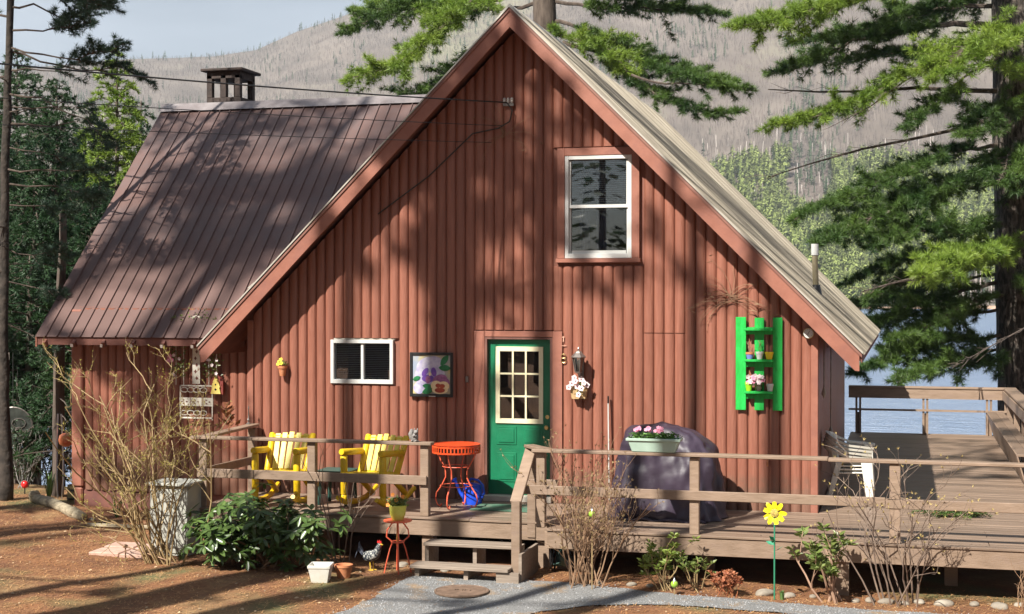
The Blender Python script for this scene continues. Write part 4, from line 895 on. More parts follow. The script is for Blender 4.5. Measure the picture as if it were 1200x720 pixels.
# ================================================================== THINGS ON THE DECK
def log_(m, a, b, r, n=10): 
    a = Vector(a); b = Vector(b); d = (b-a).normalized(); return m.tube([a, a+d*r*.25, b-d*r*.25, b], [r*.82, r, r, r*.82], n)
def rocker(label, x, y_, rz, m=M_yel):
    t_ = thing('rocking_chair', label, 'chair', (x, y_, 0.0), rz, 'yellow log rocking chairs on the deck')
    def pc_(nm, a, b, r, mm=M_yel): return log_(MB(), a, b, r).build(nm, mm, t_, smooth=True)
    hw = .275
    for s in (-1, 1):
        pc_('front_leg', (s*hw, -.30, .17), (s*hw, -.31, .66), .045)
        pc_('armrest', (s*(hw+.0), -.37, .705), (s*(hw+.02), .17, .665), .043)
        pc_('back_post', (s*(hw-.02), .02, .30), (s*(hw+.0), .32, .86), .042)
        pc_('seat_rail', (s*(hw-.03), -.30, .40), (s*(hw-.03), .14, .34), .035)
        pc_('rear_leg', (s*(hw-.03), .0, .36), (s*(hw-.03), .38, .10), .036)
        MB().tube([(s*hw, -.46, .15), (s*hw, -.28, .075), (s*hw, 0, .05), (s*hw, .26, .08), (s*hw, .52, .18)], [.03, .036, .038, .036, .03], 8).build('rocker', M_yel, t_, smooth=True)
        pc_('leg_foot', (s*hw, -.30, .09), (s*hw, -.30, .17), .04)
    pc_('front_rail', (-hw, -.31, .415), (hw, -.31, .415), .045)
    pc_('crosspiece', (-hw, .09, .40), (hw, .09, .40), .033); pc_('crosspiece', (-hw, .30, .82), (hw, .30, .82), .03)
    for k in range(5): MB().box(-hw+.0, hw, -.27+k*.078, -.205+k*.078, .43-.008*k, .448-.008*k).build('seat_slat', M_yel, t_, bev=.004)
    for k in range(5):
        cx = -.165+.0825*k; MB().bar((cx, .085, .43), (cx*1.15, .300, .86+.012*(2-abs(k-2))), .068, .02, up=(0, -1, .4)).build('back_slat', M_yslat, t_, bev=.004)
    return t_
rocker('yellow log rocking chair nearer the left end of the deck behind the rhododendron', -2.83, -.98, R(4))
rocker('yellow log rocking chair turned slightly left, between side table and orange round table', -1.62, -.92, R(-9))
# small dark green side table
st = thing('side_table', 'small dark green plastic table between the two yellow rocking chairs', 'table', (-2.16, -.85, 0))
M_dg = mat('dark green plastic', (.02, .06, .05), (.035, .09, .07), rough=.4)
for k in range(5): MB().box(-.22, .22, -.20+k*.082, -.13+k*.082, .42, .44).build('top_slat', M_dg, st, bev=.004)
MB().box(-.20, .20, -.185, .195, .395, .418).build('apron', M_dg, st)
for sx in (-.18, .15):
    for sy in (-.17, .15): MB().bar((sx+.015, sy+.015, .395), (sx*1.1+.015, sy*1.1+.015, .003), .035, .03).build('leg', M_dg, st)
dsk = vine if False else None
# orange wrought table
ot = thing('garden_table', 'round orange wrought metal table with pierced rim beside the green door', 'table', (-.60, -.78, 0))
MB().lathe([(.285, .79), (.30, .795), (.30, .80), (.0, .802)], 28).build('tabletop', M_orange, ot)
r_ = MB()
for z_ in (.70, .775): 
    for k in range(28):
        a = 2*PI*k/28; b_ = 2*PI*(k+1)/28; r_.bar((.30*math.cos(a), .30*math.sin(a), z_), (.30*math.cos(b_), .30*math.sin(b_), z_), .006, .02)
for k in range(42):
    a = 2*PI*k/42; r_.bar((.30*math.cos(a), .30*math.sin(a), .705), (.30*math.cos(a), .30*math.sin(a), .77), .016, .006, up=(math.cos(a), math.sin(a), 0))
r_.build('pierced_rim', M_orange, ot)
for k in range(4):
    a = PI/4+k*PI/2-.9; c, s = math.cos(a), math.sin(a)
    MB().tube([(c*q, s*q, z_) for q, z_ in ((.27, .70), (.22, .60), (.15, .48), (.145, .38), (.20, .27), (.27, .18), (.285, .10), (.26, .03), (.22, .01), (.20, .04))], .009, 6).build('leg', M_coral, ot, smooth=True)
MB().tube([(.17*math.cos(2*PI*k/20), .17*math.sin(2*PI*k/20), .52) for k in range(21)], .006, 5).tube([(.2*math.cos(2*PI*k/20), .2*math.sin(2*PI*k/20), .28) for k in range(21)], .006, 5).build('hoop', M_coral, ot)
# blue watering can
wc = thing('watering_can', 'bright blue plastic watering can on the deck under the orange table', 'watering can', (-.50, -.42, 0), R(-12))
MB().lathe([(.125, 0), (.13, .02), (.13, .20), (.12, .25), (.09, .265), (.06, .27)], 16, sx=1.0, sy=.72).build('body', M_blue, wc, smooth=True)
MB().tube([(-.10, 0, .06), (-.18, 0, .14), (-.24, 0, .27)], [.03, .022, .02], 8).build('spout', M_blue, wc, smooth=True); MB().lathe([(.02, 0), (.045, .03), (.045, .04)], 10, (-.245, 0, .265), M=Matrix.Rotation(-.7, 3, 'Y')).build('rose', M_blue, wc, smooth=True)
MB().tube([(-.06, 0, .26), (-.02, 0, .32), (.08, 0, .31), (.15, 0, .25), (.17, 0, .15), (.13, 0, .08)], .016, 8).build('handle', M_blue, wc, smooth=True)
# squirrel statue on the rail corner
sq = thing('squirrel_statue', 'grey stone squirrel figurine sitting on the deck rail corner', 'statue', (-.88, FL+.06, .893))
M_st = mat('grey stone', (.16, .145, .14), (.30, .28, .26), rough=.9, scale=40, bump=.6, bscale=60)
s_ = MB().blob((0, 0, .055), (.04, .045, .055), 10, 8).blob((.012, -.012, .115), (.03, .034, .028), 10, 8).blob((.014, -.045, .108), (.014, .018, .013), 8, 6).blob((0, 0, .008), (.055, .05, .012), 10, 6)
s_.build('body', M_st, sq, smooth='all')
MB().tube([(-.02, .03, .015), (-.055, .03, .04), (-.065, .03, .09), (-.05, .03, .13), (-.06, .03, .15)], [.02, .03, .032, .026, .008], 10).build('tail', M_st, sq, smooth=True)
MB().blob((-.006, -.01, .148), (.008, .006, .016), 6, 5).blob((.032, -.01, .148), (.008, .006, .016), 6, 5).build('ears', M_st, sq, smooth=True)
MB().tube([(-.02, -.03, .08), (-.01, -.055, .07), (.008, -.058, .078)], .008, 6).tube([(.028, -.03, .08), (.024, -.055, .07), (.012, -.058, .078)], .008, 6).blob((.01, -.062, .08), .011, 6, 5).blob((-.024, -.04, .015), (.016, .03, .013), 6, 5).blob((.026, -.04, .015), (.016, .03, .013), 6, 5).build('paws', M_st, sq, smooth=True)
# rusty leaf figure on the side rail, hook
rf = thing('rusty_ornament', 'curled rusty brown dried leaf ornament on the left end of the deck rail', 'ornament', (-3.62, -.95, .90))
leaves(MB(), [(random.gauss(0, .035), random.gauss(0, .03), .03+.28*k/60) for k in range(60)], .11, .05, up=.6).tube([(0, 0, 0), (.01, 0, .15), (.04, 0, .3)], .008, 5).build('leaves', mat('rust leaf', (.20, .07, .03), (.32, .13, .06), rough=.8, scale=20), rf)
hk = thing('rail_ornament', 'slim dark finial ornament standing on the rail against the wall corner', 'ornament', (-3.70, -.2, .92)); MB().lathe([(.03, 0), (.03, .012), (.01, .03), (.022, .06), (.008, .09), (.006, .2), (.012, .21), (.002, .25)], 8).build('finial', M_pewter, hk, smooth=True)
# covered grill
gr = thing('covered_grill', 'barbecue grill hidden under a draped purple grey cover', 'grill', (2.05, -.78, 0))
rings = [(.01, .72, .44), (.05, .70, .45), (.16, .67, .43), (.35, .67, .41), (.55, .65, .39), (.72, .62, .36), (.82, .58, .34), (.92, .54, .31), (1.0, .48, .28), (1.06, .38, .22), (1.10, .18, .12), (1.11, .04, .03)]
NV = 64; gv_ = []; gf_ = []
for i, (z_, a, b_) in enumerate(rings):
    for k in range(NV):
        t_ = 2*PI*k/NV; c, s = math.cos(t_), math.sin(t_); e = .62
        fold = (1+.05*math.sin(11*t_+1.5*math.sin(z_*3))*max(0, 1-z_/1.0)**.7+.06*mnoise.noise(Vector((c*1.6, s*1.6, z_*2.2))))
        x = math.copysign(abs(c)**e, c)*a*fold-.10*z_*(z_ > .5)*(z_-.5)*.5; y_ = math.copysign(abs(s)**e, s)*b_*fold
        if c < 0: x *= .97-.05*math.sin(z_*PI)
        gv_.append((x, y_, max(.004, z_+.02*mnoise.noise(Vector((c*3, s*3, z_)))-(.05*max(0, c) if z_ > .9 else 0))))
for i in range(len(rings)-1):
    for k in range(NV): k2 = (k+1) % NV; gf_.append((i*NV+k, i*NV+k2, (i+1)*NV+k2, (i+1)*NV+k))
gf_.append(tuple((len(rings)-1)*NV+k for k in range(NV)))
cov = MB().add(gv_, gf_).build('cover', M_cover, gr, smooth='all')
tx = bpy.data.textures.new('cover folds', 'CLOUDS'); tx.noise_scale = .28
ss_ = cov.modifiers.new('sub', 'SUBSURF'); ss_.levels = 1; ss_.render_levels = 2
dp = cov.modifiers.new('folds', 'DISPLACE'); dp.texture = tx; dp.strength = .13; dp.mid_level = .5
for (sx, sy) in ((-.5, -.3), (.5, -.3), (-.5, .3), (.5, .3)): MB().tube([(sx-.02, sy, .035), (sx+.02, sy, .035)], .034, 10).build('wheel', M_black, gr)
hem = MB().tube([(-.60+.045*k, -.47-.02*math.sin(k*1.3), .02+.012*math.sin(k*.9)) for k in range(26)], .016, 6).build('hem_fold', M_cover, gr, smooth=True)
# planter box hung on the rail
pb = thing('rail_planter', 'long sage green planter box of red flowers hooked on the deck rail', 'planter', (2.10, FR+.045, .905))
MB().add([(-.24, -.08, .0), (.24, -.08, 0), (.24, .08, 0), (-.24, .08, 0), (-.29, -.10, .14), (.29, -.10, .14), (.29, .10, .14), (-.29, .10, .14)], [(0, 1, 5, 4), (1, 2, 6, 5), (2, 3, 7, 6), (3, 0, 4, 7), (3, 2, 1, 0)]).build('box', M_sage, pb, bev=.008)
MB().box(-.305, .305, -.115, -.095, .125, .155).box(-.305, .305, .095, .115, .125, .155).box(-.305, -.285, -.095, .095, .125, .155).box(.285, .305, -.095, .095, .125, .155).build('rim', M_sage, pb, bev=.004)
MB().box(-.27, .27, -.085, .085, .10, .115).build('soil', mat('dark soil', (.03, .02, .012), rough=1), pb)
fo = leaves(MB(), [(random.choice((-.20, -.04, .08, .18))+random.gauss(0, .04), random.uniform(-.07, .07), .13+random.uniform(0, .07)) for _ in range(420)], .05, .02); fo.build('foliage', mat('geranium leaf', (.06, .16, .02), (.12, .26, .05), rough=.5, trans=.25, scale=30, island=.3), pb)
fm = MB()
for k in range(26): petals(fm, (random.choice((-.07, .05, .06, -.2))+random.gauss(0, .02), random.uniform(-.06, .03), .22+random.uniform(0, .05)), (0, -1, .5), .024)
fm.build('blossoms', M_pk, pb)
# white plastic chairs, stacked
def plastic_chair(label, z_, i):
    t_ = thing('plastic_chair', label, 'chair', (4.12+i*.012, .95, z_), PI/2, 'white plastic chairs stacked by the side wall')
    # local: front -y
    MB().prism([(-.22, -.22, .40), (.22, -.22, .40), (.19, .20, .385), (-.19, .20, .385)], (0, 0, .022)).build('seat', M_plastic, t_, bev=.008)
    for s in (-1, 1):
        MB().add([(s*.235, -.24, .60), (s*.235, -.14, .60), (s*.21, -.14, .60), (s*.21, -.24, .60), (s*.265, -.28, .0), (s*.265, -.23, 0), (s*.24, -.23, 0), (s*.24, -.28, 0)], [(0, 1, 2, 3), (4, 5, 6, 7), (0, 1, 5, 4), (1, 2, 6, 5), (2, 3, 7, 6), (3, 0, 4, 7)]).build('front_leg', M_plastic, t_, bev=.004)
        MB().add([(s*.21, .12, .40), (s*.21, .20, .40), (s*.18, .20, .40), (s*.18, .12, .40), (s*.245, .24, .0), (s*.245, .29, 0), (s*.22, .29, 0), (s*.22, .24, 0)], [(0, 1, 2, 3), (4, 5, 6, 7), (0, 1, 5, 4), (1, 2, 6, 5), (2, 3, 7, 6), (3, 0, 4, 7)]).build('rear_leg', M_plastic, t_, bev=.004)
    # arm and back rail: one swept band
    pth = [(-.245, -.27, .60), (-.265, -.12, .615), (-.265, .05, .63), (-.245, .17, .68), (-.18, .26, .74), (-.09, .30, .765), (0, .31, .77), (.09, .30, .765), (.18, .26, .74), (.245, .17, .68), (.265, .05, .63), (.265, -.12, .615), (.245, -.27, .60)]
    b_ = MB(); vs_ = []; n = len(pth)
    for k, p in enumerate(pth):
        p = Vector(p); d = (Vector(pth[min(k+1, n-1)])-Vector(pth[max(k-1, 0)])).normalized(); o_ = d.cross(Vector((0, 0, 1))).normalized(); wv = .028
        f = 1 if 3 < k < 9 else 0
        vs_ += [p-o_*wv+Vector((0, 0, .008)), p+o_*wv+Vector((0, 0, -.0)), p+o_*wv-Vector((0, 0, .02+.04*f)), p-o_*wv*.6-Vector((0, 0, .02+.04*f))]
    fs = [(0, 1, 2, 3), tuple(4*(n-1)+q for q in (3, 2, 1, 0))]
    for k in range(n-1):
        for q in range(4): fs.append((4*k+q, 4*k+(q+1) % 4, 4*k+4+(q+1) % 4, 4*k+4+q))
    b_.add(vs_, fs).build('arm_and_back_rail', M_plastic, t_, smooth=True)
    for k in range(5):
        a = (k-2)*.36; MB().bar((.19*math.sin(a), .17+.03*math.cos(a), .40), (.27*math.sin(a), .04+.25*math.cos(a), .73), .052, .01, up=(-math.sin(a), -math.cos(a), 0)).build('back_slat', M_plastic, t_)
    return t_
for i, lb in enumerate(('white plastic armchair at the bottom of the stack by the side wall', 'white plastic armchair second from the bottom of the stack by the side wall', 'white plastic armchair third from the bottom of the stack by the side wall', 'white plastic armchair on top of the stack by the side wall')): plastic_chair(lb, .045*i, i)
# evergreen boughs on the deck
bo = thing('evergreen_boughs', 'pile of cut green evergreen boughs lying on the right deck', 'branches', (5.38, .1, 0)); C_ = []; A_ = []; b_ = MB()
for k in range(26):
    a = random.uniform(-.5, .5)+(PI if random.random() < .4 else 0); l = random.uniform(.2, .42); z_ = random.uniform(.02, .09); o_ = Vector((random.gauss(0, .08), random.gauss(0, .06), z_)); d = Vector((math.cos(a), math.sin(a), -.05)); b_.tube([o_, o_+d*l], .004, 3)
    for j in range(14): p = o_+d*l*(j/14); C_.append(p+Vector((random.gauss(0, .02), random.gauss(0, .03), abs(random.gauss(0, .012))))); A_.append(d)
b_.build('stems', M_twig, bo); V, F = needles(C_, A_, 12, .055, .008, 1.0, .5); npmesh('needles', V, F, M_needle, bo)
# ================================================================== PLANTING
def grow(b_, p, d, L_, r, depth, rr, tips, bend=.25, nch=(2, 4), up=.15, n=4, kink=3, shrink=.62, ang=.7):
    pts = [Vector(p)]; d = Vector(d).normalized()
    for k in range(kink):
        d = (d+Vector((rr.gauss(0, bend), rr.gauss(0, bend), rr.gauss(0, bend*.6)+up*.3))).normalized(); pts.append(pts[-1]+d*L_/kink)
    b_.tube(pts, [r*(1-.5*k/kink) for k in range(kink+1)], n, cap=False)
    if depth == 0: tips.append((pts[-1], d, pts)); return
    for i in range(rr.randint(*nch)):
        q = rr.uniform(.25, 1); idx = q*kink; k = min(int(idx), kink-1); st_ = pts[k].lerp(pts[k+1], idx-k)
        ax = Vector((rr.gauss(0, 1), rr.gauss(0, 1), rr.gauss(0, .6))).normalized(); dd = (d*math.cos(ang)+ax*math.sin(ang)+Vector((0, 0, up))).normalized()
        grow(b_, st_, dd, L_*shrink*rr.uniform(.7, 1.2), r*.55, depth-1, rr, tips, bend, nch, up, max(3, n-1), kink, shrink, ang)
    tips.append((pts[-1], d, pts))
# rhododendron in front of the left rail: real leaves in whorls
rh = thing('rhododendron', 'broad dark green rhododendron bush in front of the left deck rail', 'bush', (-2.5, -2.35, gz(-2.62, -2.35)-.02))
wl = MB(); rr = random.Random(11); tips = []
for k in range(26):
    a = rr.uniform(0, 6.28); grow(wl, (rr.uniform(-.35, .35), rr.uniform(-.15, .15), 0), (math.cos(a)*.9, math.sin(a)*.5, rr.uniform(.35, 1.3)), rr.uniform(.35, .6), .012, 2, rr, tips, .25, (2, 3), .2)
wl.build('stems', M_twig, rh)
def leafmesh(name, m, l=.11, w=.036):
    vs_ = [(0, 0, 0), (w*.38, l*.3, .004), (w*.5, l*.55, .0), (w*.3, l*.85, -.008), (0, l, -.016), (-w*.3, l*.85, -.008), (-w*.5, l*.55, 0), (-w*.38, l*.3, .004), (0, l*.3, -.004), (0, l*.55, -.010), (0, l*.85, -.014)]
    me_ = bpy.data.meshes.new(name); me_.from_pydata(vs_, [], [(0, 1, 8), (0, 8, 7), (1, 2, 9, 8), (7, 8, 9, 6), (2, 3, 10, 9), (6, 9, 10, 5), (3, 4, 10), (5, 10, 4)]); me_.materials.append(m); me_.shade_smooth(); return me_, vs_
rh.scale = (1.3, 1.05, 1.15); lme, lvs = leafmesh('leaf', M_leaf, .125, .045); lfs = [(0, 1, 8), (0, 8, 7), (1, 2, 9, 8), (7, 8, 9, 6), (2, 3, 10, 9), (6, 9, 10, 5), (3, 4, 10), (5, 10, 4)]
allw = []
for t_, d, pts in tips:
    for q in (1.0, .5):
        if q < 1 and rr.random() < .3: continue
        p = pts[-1] if q == 1 else pts[-2]
        p = Vector((max(-.88, min(.80, p.x*.95)), max(-.5, min(.45, p.y)), max(.06, min(1.02-abs(p.x)*.25, p.z))))
        allw.append((p, d))
while len(allw) < 480:
    a = rr.uniform(0, 6.28); e = rr.uniform(0, 1); p = Vector((math.cos(a)*.85*rr.uniform(.6, 1), math.sin(a)*.45*rr.uniform(.6, 1), .08+.85*e*rr.uniform(.5, 1)*(1-.25*abs(math.cos(a))))); allw.append((p, Vector((p.x, p.y, .5)).normalized()))
LM = []
for p, d in allw:
    n = rr.randint(6, 9); ph = rr.uniform(0, 6.28); d = (d+Vector((0, -.25, .8))).normalized(); q = d.to_track_quat('Z', 'Y')
    for k in range(n):
        a = ph+2*PI*k/n; m_ = Matrix.Translation(p) @ q.to_matrix().to_4x4() @ Matrix.Rotation(a, 4, 'Z') @ Matrix.Rotation(rr.uniform(-.5, .35), 4, 'X') @ Matrix.Rotation(rr.uniform(-.3, .3), 4, 'Y') @ Matrix.Scale(rr.uniform(.65, 1.1), 4); LM.append(m_)
LM.sort(key=lambda m_: (m_.translation.y-.15*m_.translation.z))
for m_ in LM[:290]:
    o = bpy.data.objects.new('leaf', lme); COL.objects.link(o); o.parent = rh; o.matrix_local = m_
b_ = MB()
for m_ in LM[290:]: b_.add([m_ @ Vector(v) for v in lvs], lfs)
M_leaf2 = mat('rhododendron leaves', (.04, .08, .018), (.09, .14, .032), rough=.36, scale=9, trans=.15, island=.35)
b_.build('leaf_mass', M_leaf2, rh, smooth='all', kind='stuff')
# forsythia shrub at the left corner of the deck
fs_ = thing('forsythia_bush', 'tall tangled straw yellow leafless forsythia bush left of the deck', 'bush', (-3.80, -2.35, gz(-3.8, -2.35)))
b_ = MB(); tips = []; rr = random.Random(5)
for k in range(24):
    a = rr.uniform(0, 6.28); u_ = rr.uniform(.1, .75); d = Vector((math.cos(a)*u_*.85-.2, math.sin(a)*u_*.5, 1)); grow(b_, (rr.gauss(-.05, .13), rr.uniform(-.1, .1), 0), d, rr.uniform(1.45, 2.35), .012, 3, rr, tips, .2, (2, 4), .2, 4, 6, .42, .9)
b_.build('branches', M_tan, fs_)
C_ = []; A_ = []
for p, d, pts in tips:
    for k in range(1, len(pts)):
        for j in range(2):
            C_.append(pts[k].lerp(pts[k-1], rr.random())); A_.append(d)
V, F = needles(C_[::4], A_[::4], 2, .025, .007, .9); npmesh('buds', V, F, mat('yellow green buds', (.36, .34, .05), (.5, .44, .1), rough=.6, island=.3, trans=.2), fs_)
def shrub(name, label, cat, x, y_, n, h, m, seed, lean=(0, 0), spread=.5, depth=2, r=.01, bud=None, leafm=None, nl=0, leafs=(.06, .025), bend=.15, ang=.5, nch=(2, 4), loc=None, base=.06):
    t_ = thing(name, label, cat, (x, y_, gz(x, y_))); b_ = MB(); tips = []; rr = random.Random(seed)
    for k in range(n):
        a = rr.uniform(0, 6.28); u_ = rr.uniform(.1, spread); grow(b_, (rr.gauss(0, base), rr.gauss(0, base), 0), (math.cos(a)*u_+lean[0], math.sin(a)*u_*.6+lean[1], 1), h*rr.uniform(.4, .72), r, depth, rr, tips, bend, nch, .25, 5, 4, .5, ang)
    b_.build('branches', m, t_)
    if bud:
        C_ = [p for p, d, _ in tips for _ in range(2)]; A_ = [d for p, d, _ in tips for _ in range(2)]; V, F = needles(C_, A_, 3, .03, .01, .8); npmesh('buds', V, F, bud, t_)
    if leafm:
        l_ = MB(); random.seed(seed)
        for p, d, pts in tips:
            for k in range(nl): leaves(l_, [p.lerp(pts[-2], random.random()*.8)], leafs[0], leafs[1], up=.2)
        l_.build('leaves', leafm, t_)
    return t_
shrub('bare_shrub', 'dense reddish brown leafless shrub right of the steps', 'shrub', 1.38, -2.38, 26, 1.75, M_twig, 21, spread=.45, depth=2, r=.009, base=.11, bud=M_tan, nch=(3, 5), bend=.24)
shrub('bare_sapling', 'thin bare sapling with a few stems rising between rhododendron and red plant stand', 'shrub', -1.62, -2.05, 6, 1.75, mat('grey brown twig', (.13, .09, .07), (.22, .16, .12), rough=.8), 23, spread=.35, depth=2, r=.009, nch=(1, 3), bend=.12)
shrub('bare_shrub', 'open spindly bare shrub at the front right of the deck', 'shrub', 4.75, -2.30, 12, 2.0, mat('grey brown twig', (.13, .09, .07)), 29, spread=.6, depth=2, r=.010, base=.13, bud=mat('tan bud', (.4, .3, .12), (.5, .4, .15), rough=.7), nch=(2, 4), bend=.26, ang=.8)
shrub('bare_shrub', 'small red brown twiggy shrub at the far right edge of the photo', 'shrub', 6.05, -2.35, 12, .5, M_twig, 31, spread=.7, depth=2, r=.006)
shrub('leggy_azalea', 'young yellow green azalea with drooping olive leaves under the deck edge', 'shrub', 2.28, -2.42, 9, .72, M_tan, 33, spread=.75, depth=1, r=.008, leafm=M_leafy, nl=13, leafs=(.07, .03), nch=(3, 4))
shrub('leggy_azalea', 'short dark olive leaved shrub at the right flank of the yellow green azalea', 'shrub', 2.58, -2.34, 5, .5, M_tan, 34, spread=.75, depth=1, r=.007, leafm=M_leafo, nl=10, leafs=(.07, .03), nch=(2, 4))
shrub('red_shrub', 'low rusty red brown barberry shrub beside the pale rocks', 'shrub', 2.98, -2.45, 22, .36, M_leafr, 35, spread=.9, depth=1, r=.005, leafm=M_leafr, nl=9, leafs=(.045, .02), nch=(3, 5))
shrub('leggy_rhododendron', 'leggy leaning rhododendron with sparse olive leaves beside the yellow metal flower', 'shrub', 4.05, -2.42, 5, 1.0, mat('pinkish stem', (.3, .18, .12), (.4, .26, .18), rough=.8), 37, lean=(-.45, 0), spread=.5, depth=1, r=.014, leafm=M_leafo, nl=17, leafs=(.10, .035), nch=(3, 4))
shrub('leggy_rhododendron', 'upright stem of sparse olive rhododendron leaves just left of the open bare shrub', 'shrub', 4.12, -2.48, 2, 1.0, mat('pinkish stem', (.3, .18, .12)), 38, lean=(.02, 0), spread=.25, depth=1, r=.012, leafm=M_leafo, nl=17, leafs=(.10, .035), nch=(2, 4))
def blades(name, label, x, y_, n, h, m):
    t_ = thing(name, label, 'plant', (x, y_, gz(x, y_))); b_ = MB()
    for k in range(n):
        a = random.uniform(0, 6.28); c, s = math.cos(a), math.sin(a); q = random.uniform(.1, .5)*h; w = .008; l = h*random.uniform(.6, 1)
        b_.add([(c*.02-s*w, s*.02+c*w, 0), (c*.02+s*w, s*.02-c*w, 0), (c*q*.5+s*w, s*q*.5-c*w, l*.7), (c*q, s*q, l), (c*q*.5-s*w, s*q*.5+c*w, l*.7)], [(0, 1, 2, 4), (4, 2, 3)])
    b_.build('blades', m, t_); return t_
M_blade = mat('iris blade', (.06, .14, .04), (.14, .22, .06), rough=.5, trans=.2, island=.3)
blades('daffodil_clump', 'clump of green strappy daffodil leaves by the wing foundation', -6.0, .35, 26, .38, M_blade)
blades('daffodil_clump', 'taller tuft of strappy leaves left of the barrel planter', -7.9, 1.6, 30, .5, M_blade)
blades('grass_tuft', 'small low green grass tuft below the yellow metal flower', 3.55, -2.5, 20, .12, M_blade)
# ---- ground items
ps = thing('plant_stand', 'coral red wrought metal plant stand in front of the deck left of the steps', 'plant stand', (-.86, -2.22, gz(-.86, -2.22)))
MB().lathe([(.155, .595), (.165, .60), (.165, .612), (.0, .614)], 20).build('top', M_coral, ps)
for k in range(4):
    a = k*PI/2+.4; c, s = math.cos(a), math.sin(a); MB().tube([(c*q, s*q, z_) for q, z_ in ((.05, .595), (.12, .50), (.13, .42), (.06, .36), (.09, .28), (.13, .12), (.155, .0))], .009, 6).build('leg', M_coral, ps, smooth=True)
MB().tube([(.075*math.cos(2*PI*k/16), .075*math.sin(2*PI*k/16), .36) for k in range(17)], .008, 5).build('hoop', M_coral, ps); MB().lathe([(.008, .59), (.012, .45), (.022, .40), (.01, .33), (.002, .31)], 8).build('drop_finial', mat('gold drop', (.6, .3, .08), rough=.4), ps, smooth=True)
fp = thing('flower_pot', 'yellow green glazed pot of orange flowers on the coral plant stand', 'pot', (-.86, -2.22, gz(-.86, -2.22)+.615))
MB().lathe([(.065, 0), (.09, .06), (.098, .13), (.104, .165), (.095, .17), (.085, .15)], 16).build('pot', mat('yellow green glaze', (.58, .6, .08), (.7, .7, .14), rough=.3, scale=12), fp, smooth=True)
leaves(MB(), [(random.gauss(0, .05), random.gauss(0, .04), .15+random.uniform(0, .09)) for _ in range(170)], .06, .024).build('foliage', M_leafo, fp); fm = MB()
for p in ((-.10, -.02, .22), (-.05, -.03, .29), (.07, -.02, .27), (.0, -.05, .23), (-.11, -.03, .17)): petals(fm, p, (0, -1, .4), .028)
fm.build('blossoms', mat('orange petals', (.75, .2, .02), (.8, .3, .04), rough=.6, trans=.2), fp)
# rooster
ro = thing('rooster_figure', 'painted metal rooster figure standing on the ground before the deck', 'figure', (-1.22, -2.15, gz(-1.22, -2.15))); ro.scale = (.88, .88, .88)
M_hen = mat('speckled feathers', (.02, .025, .035), (.40, .40, .36), rough=.6, scale=38, lo=.52, hi=.57); M_comb = mat('red comb', (.55, .02, .02), rough=.5)
MB().tube([(-.10, 0, .22), (-.06, 0, .19), (.0, 0, .185), (.07, 0, .215), (.10, 0, .27), (.115, 0, .325), (.125, 0, .355)], [.03, .07, .082, .07, .048, .034, .02], 10).build('body', M_hen, ro, smooth='all')
b_ = MB()
for k in range(8):
    a = k/7; b_.tube([(-.10, .01*(k-4), .21), (-.16-.02*a, .012*(k-4), .27+.07*a), (-.20+.03*a, .014*(k-4), .30-.13*(1-a)+.07*a)], [.016, .014, .004], 5)
b_.build('tail', mat('blue black tail', (.02, .03, .05), (.12, .13, .16), rough=.5, scale=20), ro, smooth=True)
MB().prism([(.09, -.004, .37), (.10, -.004, .405), (.115, -.004, .385), (.125, -.004, .41), (.14, -.004, .385), (.15, -.004, .40), (.152, -.004, .36)], (0, .008, 0)).blob((.142, 0, .318), (.01, .008, .022), 6, 5).build('comb', M_comb, ro)
MB().tube([(.14, 0, .352), (.175, 0, .342)], [.012, .002], 6).build('beak', M_yc, ro)
MB().tube([(.0, -.03, .14), (.01, -.03, .0)], .007, 5).tube([(.02, .03, .14), (.03, .03, 0)], .007, 5).tube([(-.02, -.03, .006), (.05, -.03, .006)], .006, 4).tube([(0, .03, .006), (.07, .03, .006)], .006, 4).build('legs', M_yc, ro)
# white square pot + terracotta pot on its side
wp = thing('square_planter', 'empty cream white square plastic pot on the needle strewn ground', 'pot', (-1.50, -2.98, gz(-1.5, -2.98)), R(12))
def cup(b_, r0, r1, h, t, n, rot=0):
    return b_.lathe([(r0, 0), (r1, h*.82), (r1*1.06, h*.83), (r1*1.06, h), (r1-t, h), (r0-t, t*1.5)], n, M=Matrix.Rotation(rot, 3, 'Z'))
cup(MB(), .125, .17, .20, .012, 4, PI/4).build('pot', M_plastic, wp, bev=.008)
tp2 = thing('clay_pot', 'small terracotta pot half hidden behind the white square pot', 'pot', (-1.33, -2.72, gz(-1.33, -2.72)), 0); cup(MB(), .07, .10, .15, .01, 14).build('pot', M_terra, tp2, smooth=True)
# grey box at the left of the deck
bx = thing('utility_box', 'tall weathered grey white wooden box standing at the left end of the deck', 'box', (-3.95, -1.72, gz(-3.95, -1.72)))
hb = .86; MB().box(-.25, .25, -.20, .20, 0, hb).build('carcass', M_grey, bx)
for k in range(4): MB().box(-.252+k*.127, -.128+k*.127, -.215, -.201, .03, hb-.01).build('panel', M_grey, bx, bev=.003)
MB().box(-.30, .28, -.26, .24, hb, hb+.035).build('lid', M_grey, bx, bev=.006); MB().box(-.253, .253, -.226, -.216, .50, .56).box(-.253, .253, -.226, -.216, .1, .16).build('batten', M_grey, bx)
for k in range(2):
    for j in range(2):
        x = -4.75+.42*k; y_ = -1.95+.36*j; t_ = MB().box(-.2, .2, -.17, .17, -.03, .035).build('paving_slab', mat('pink paving slab', (.42, .26, .2), (.5, .34, .27), rough=.85, scale=10, bump=.4, rnd=.1), None, loc=(x, y_, gz(x, y_)), bev=.008); t_.rotation_euler = (0, 0, R(3))
        tag(t_, ['front left', 'front right', 'back left', 'back right'][k+2*j]+' pink concrete slab of the four beside the grey box', 'slab', 'pink slabs beside the grey box')
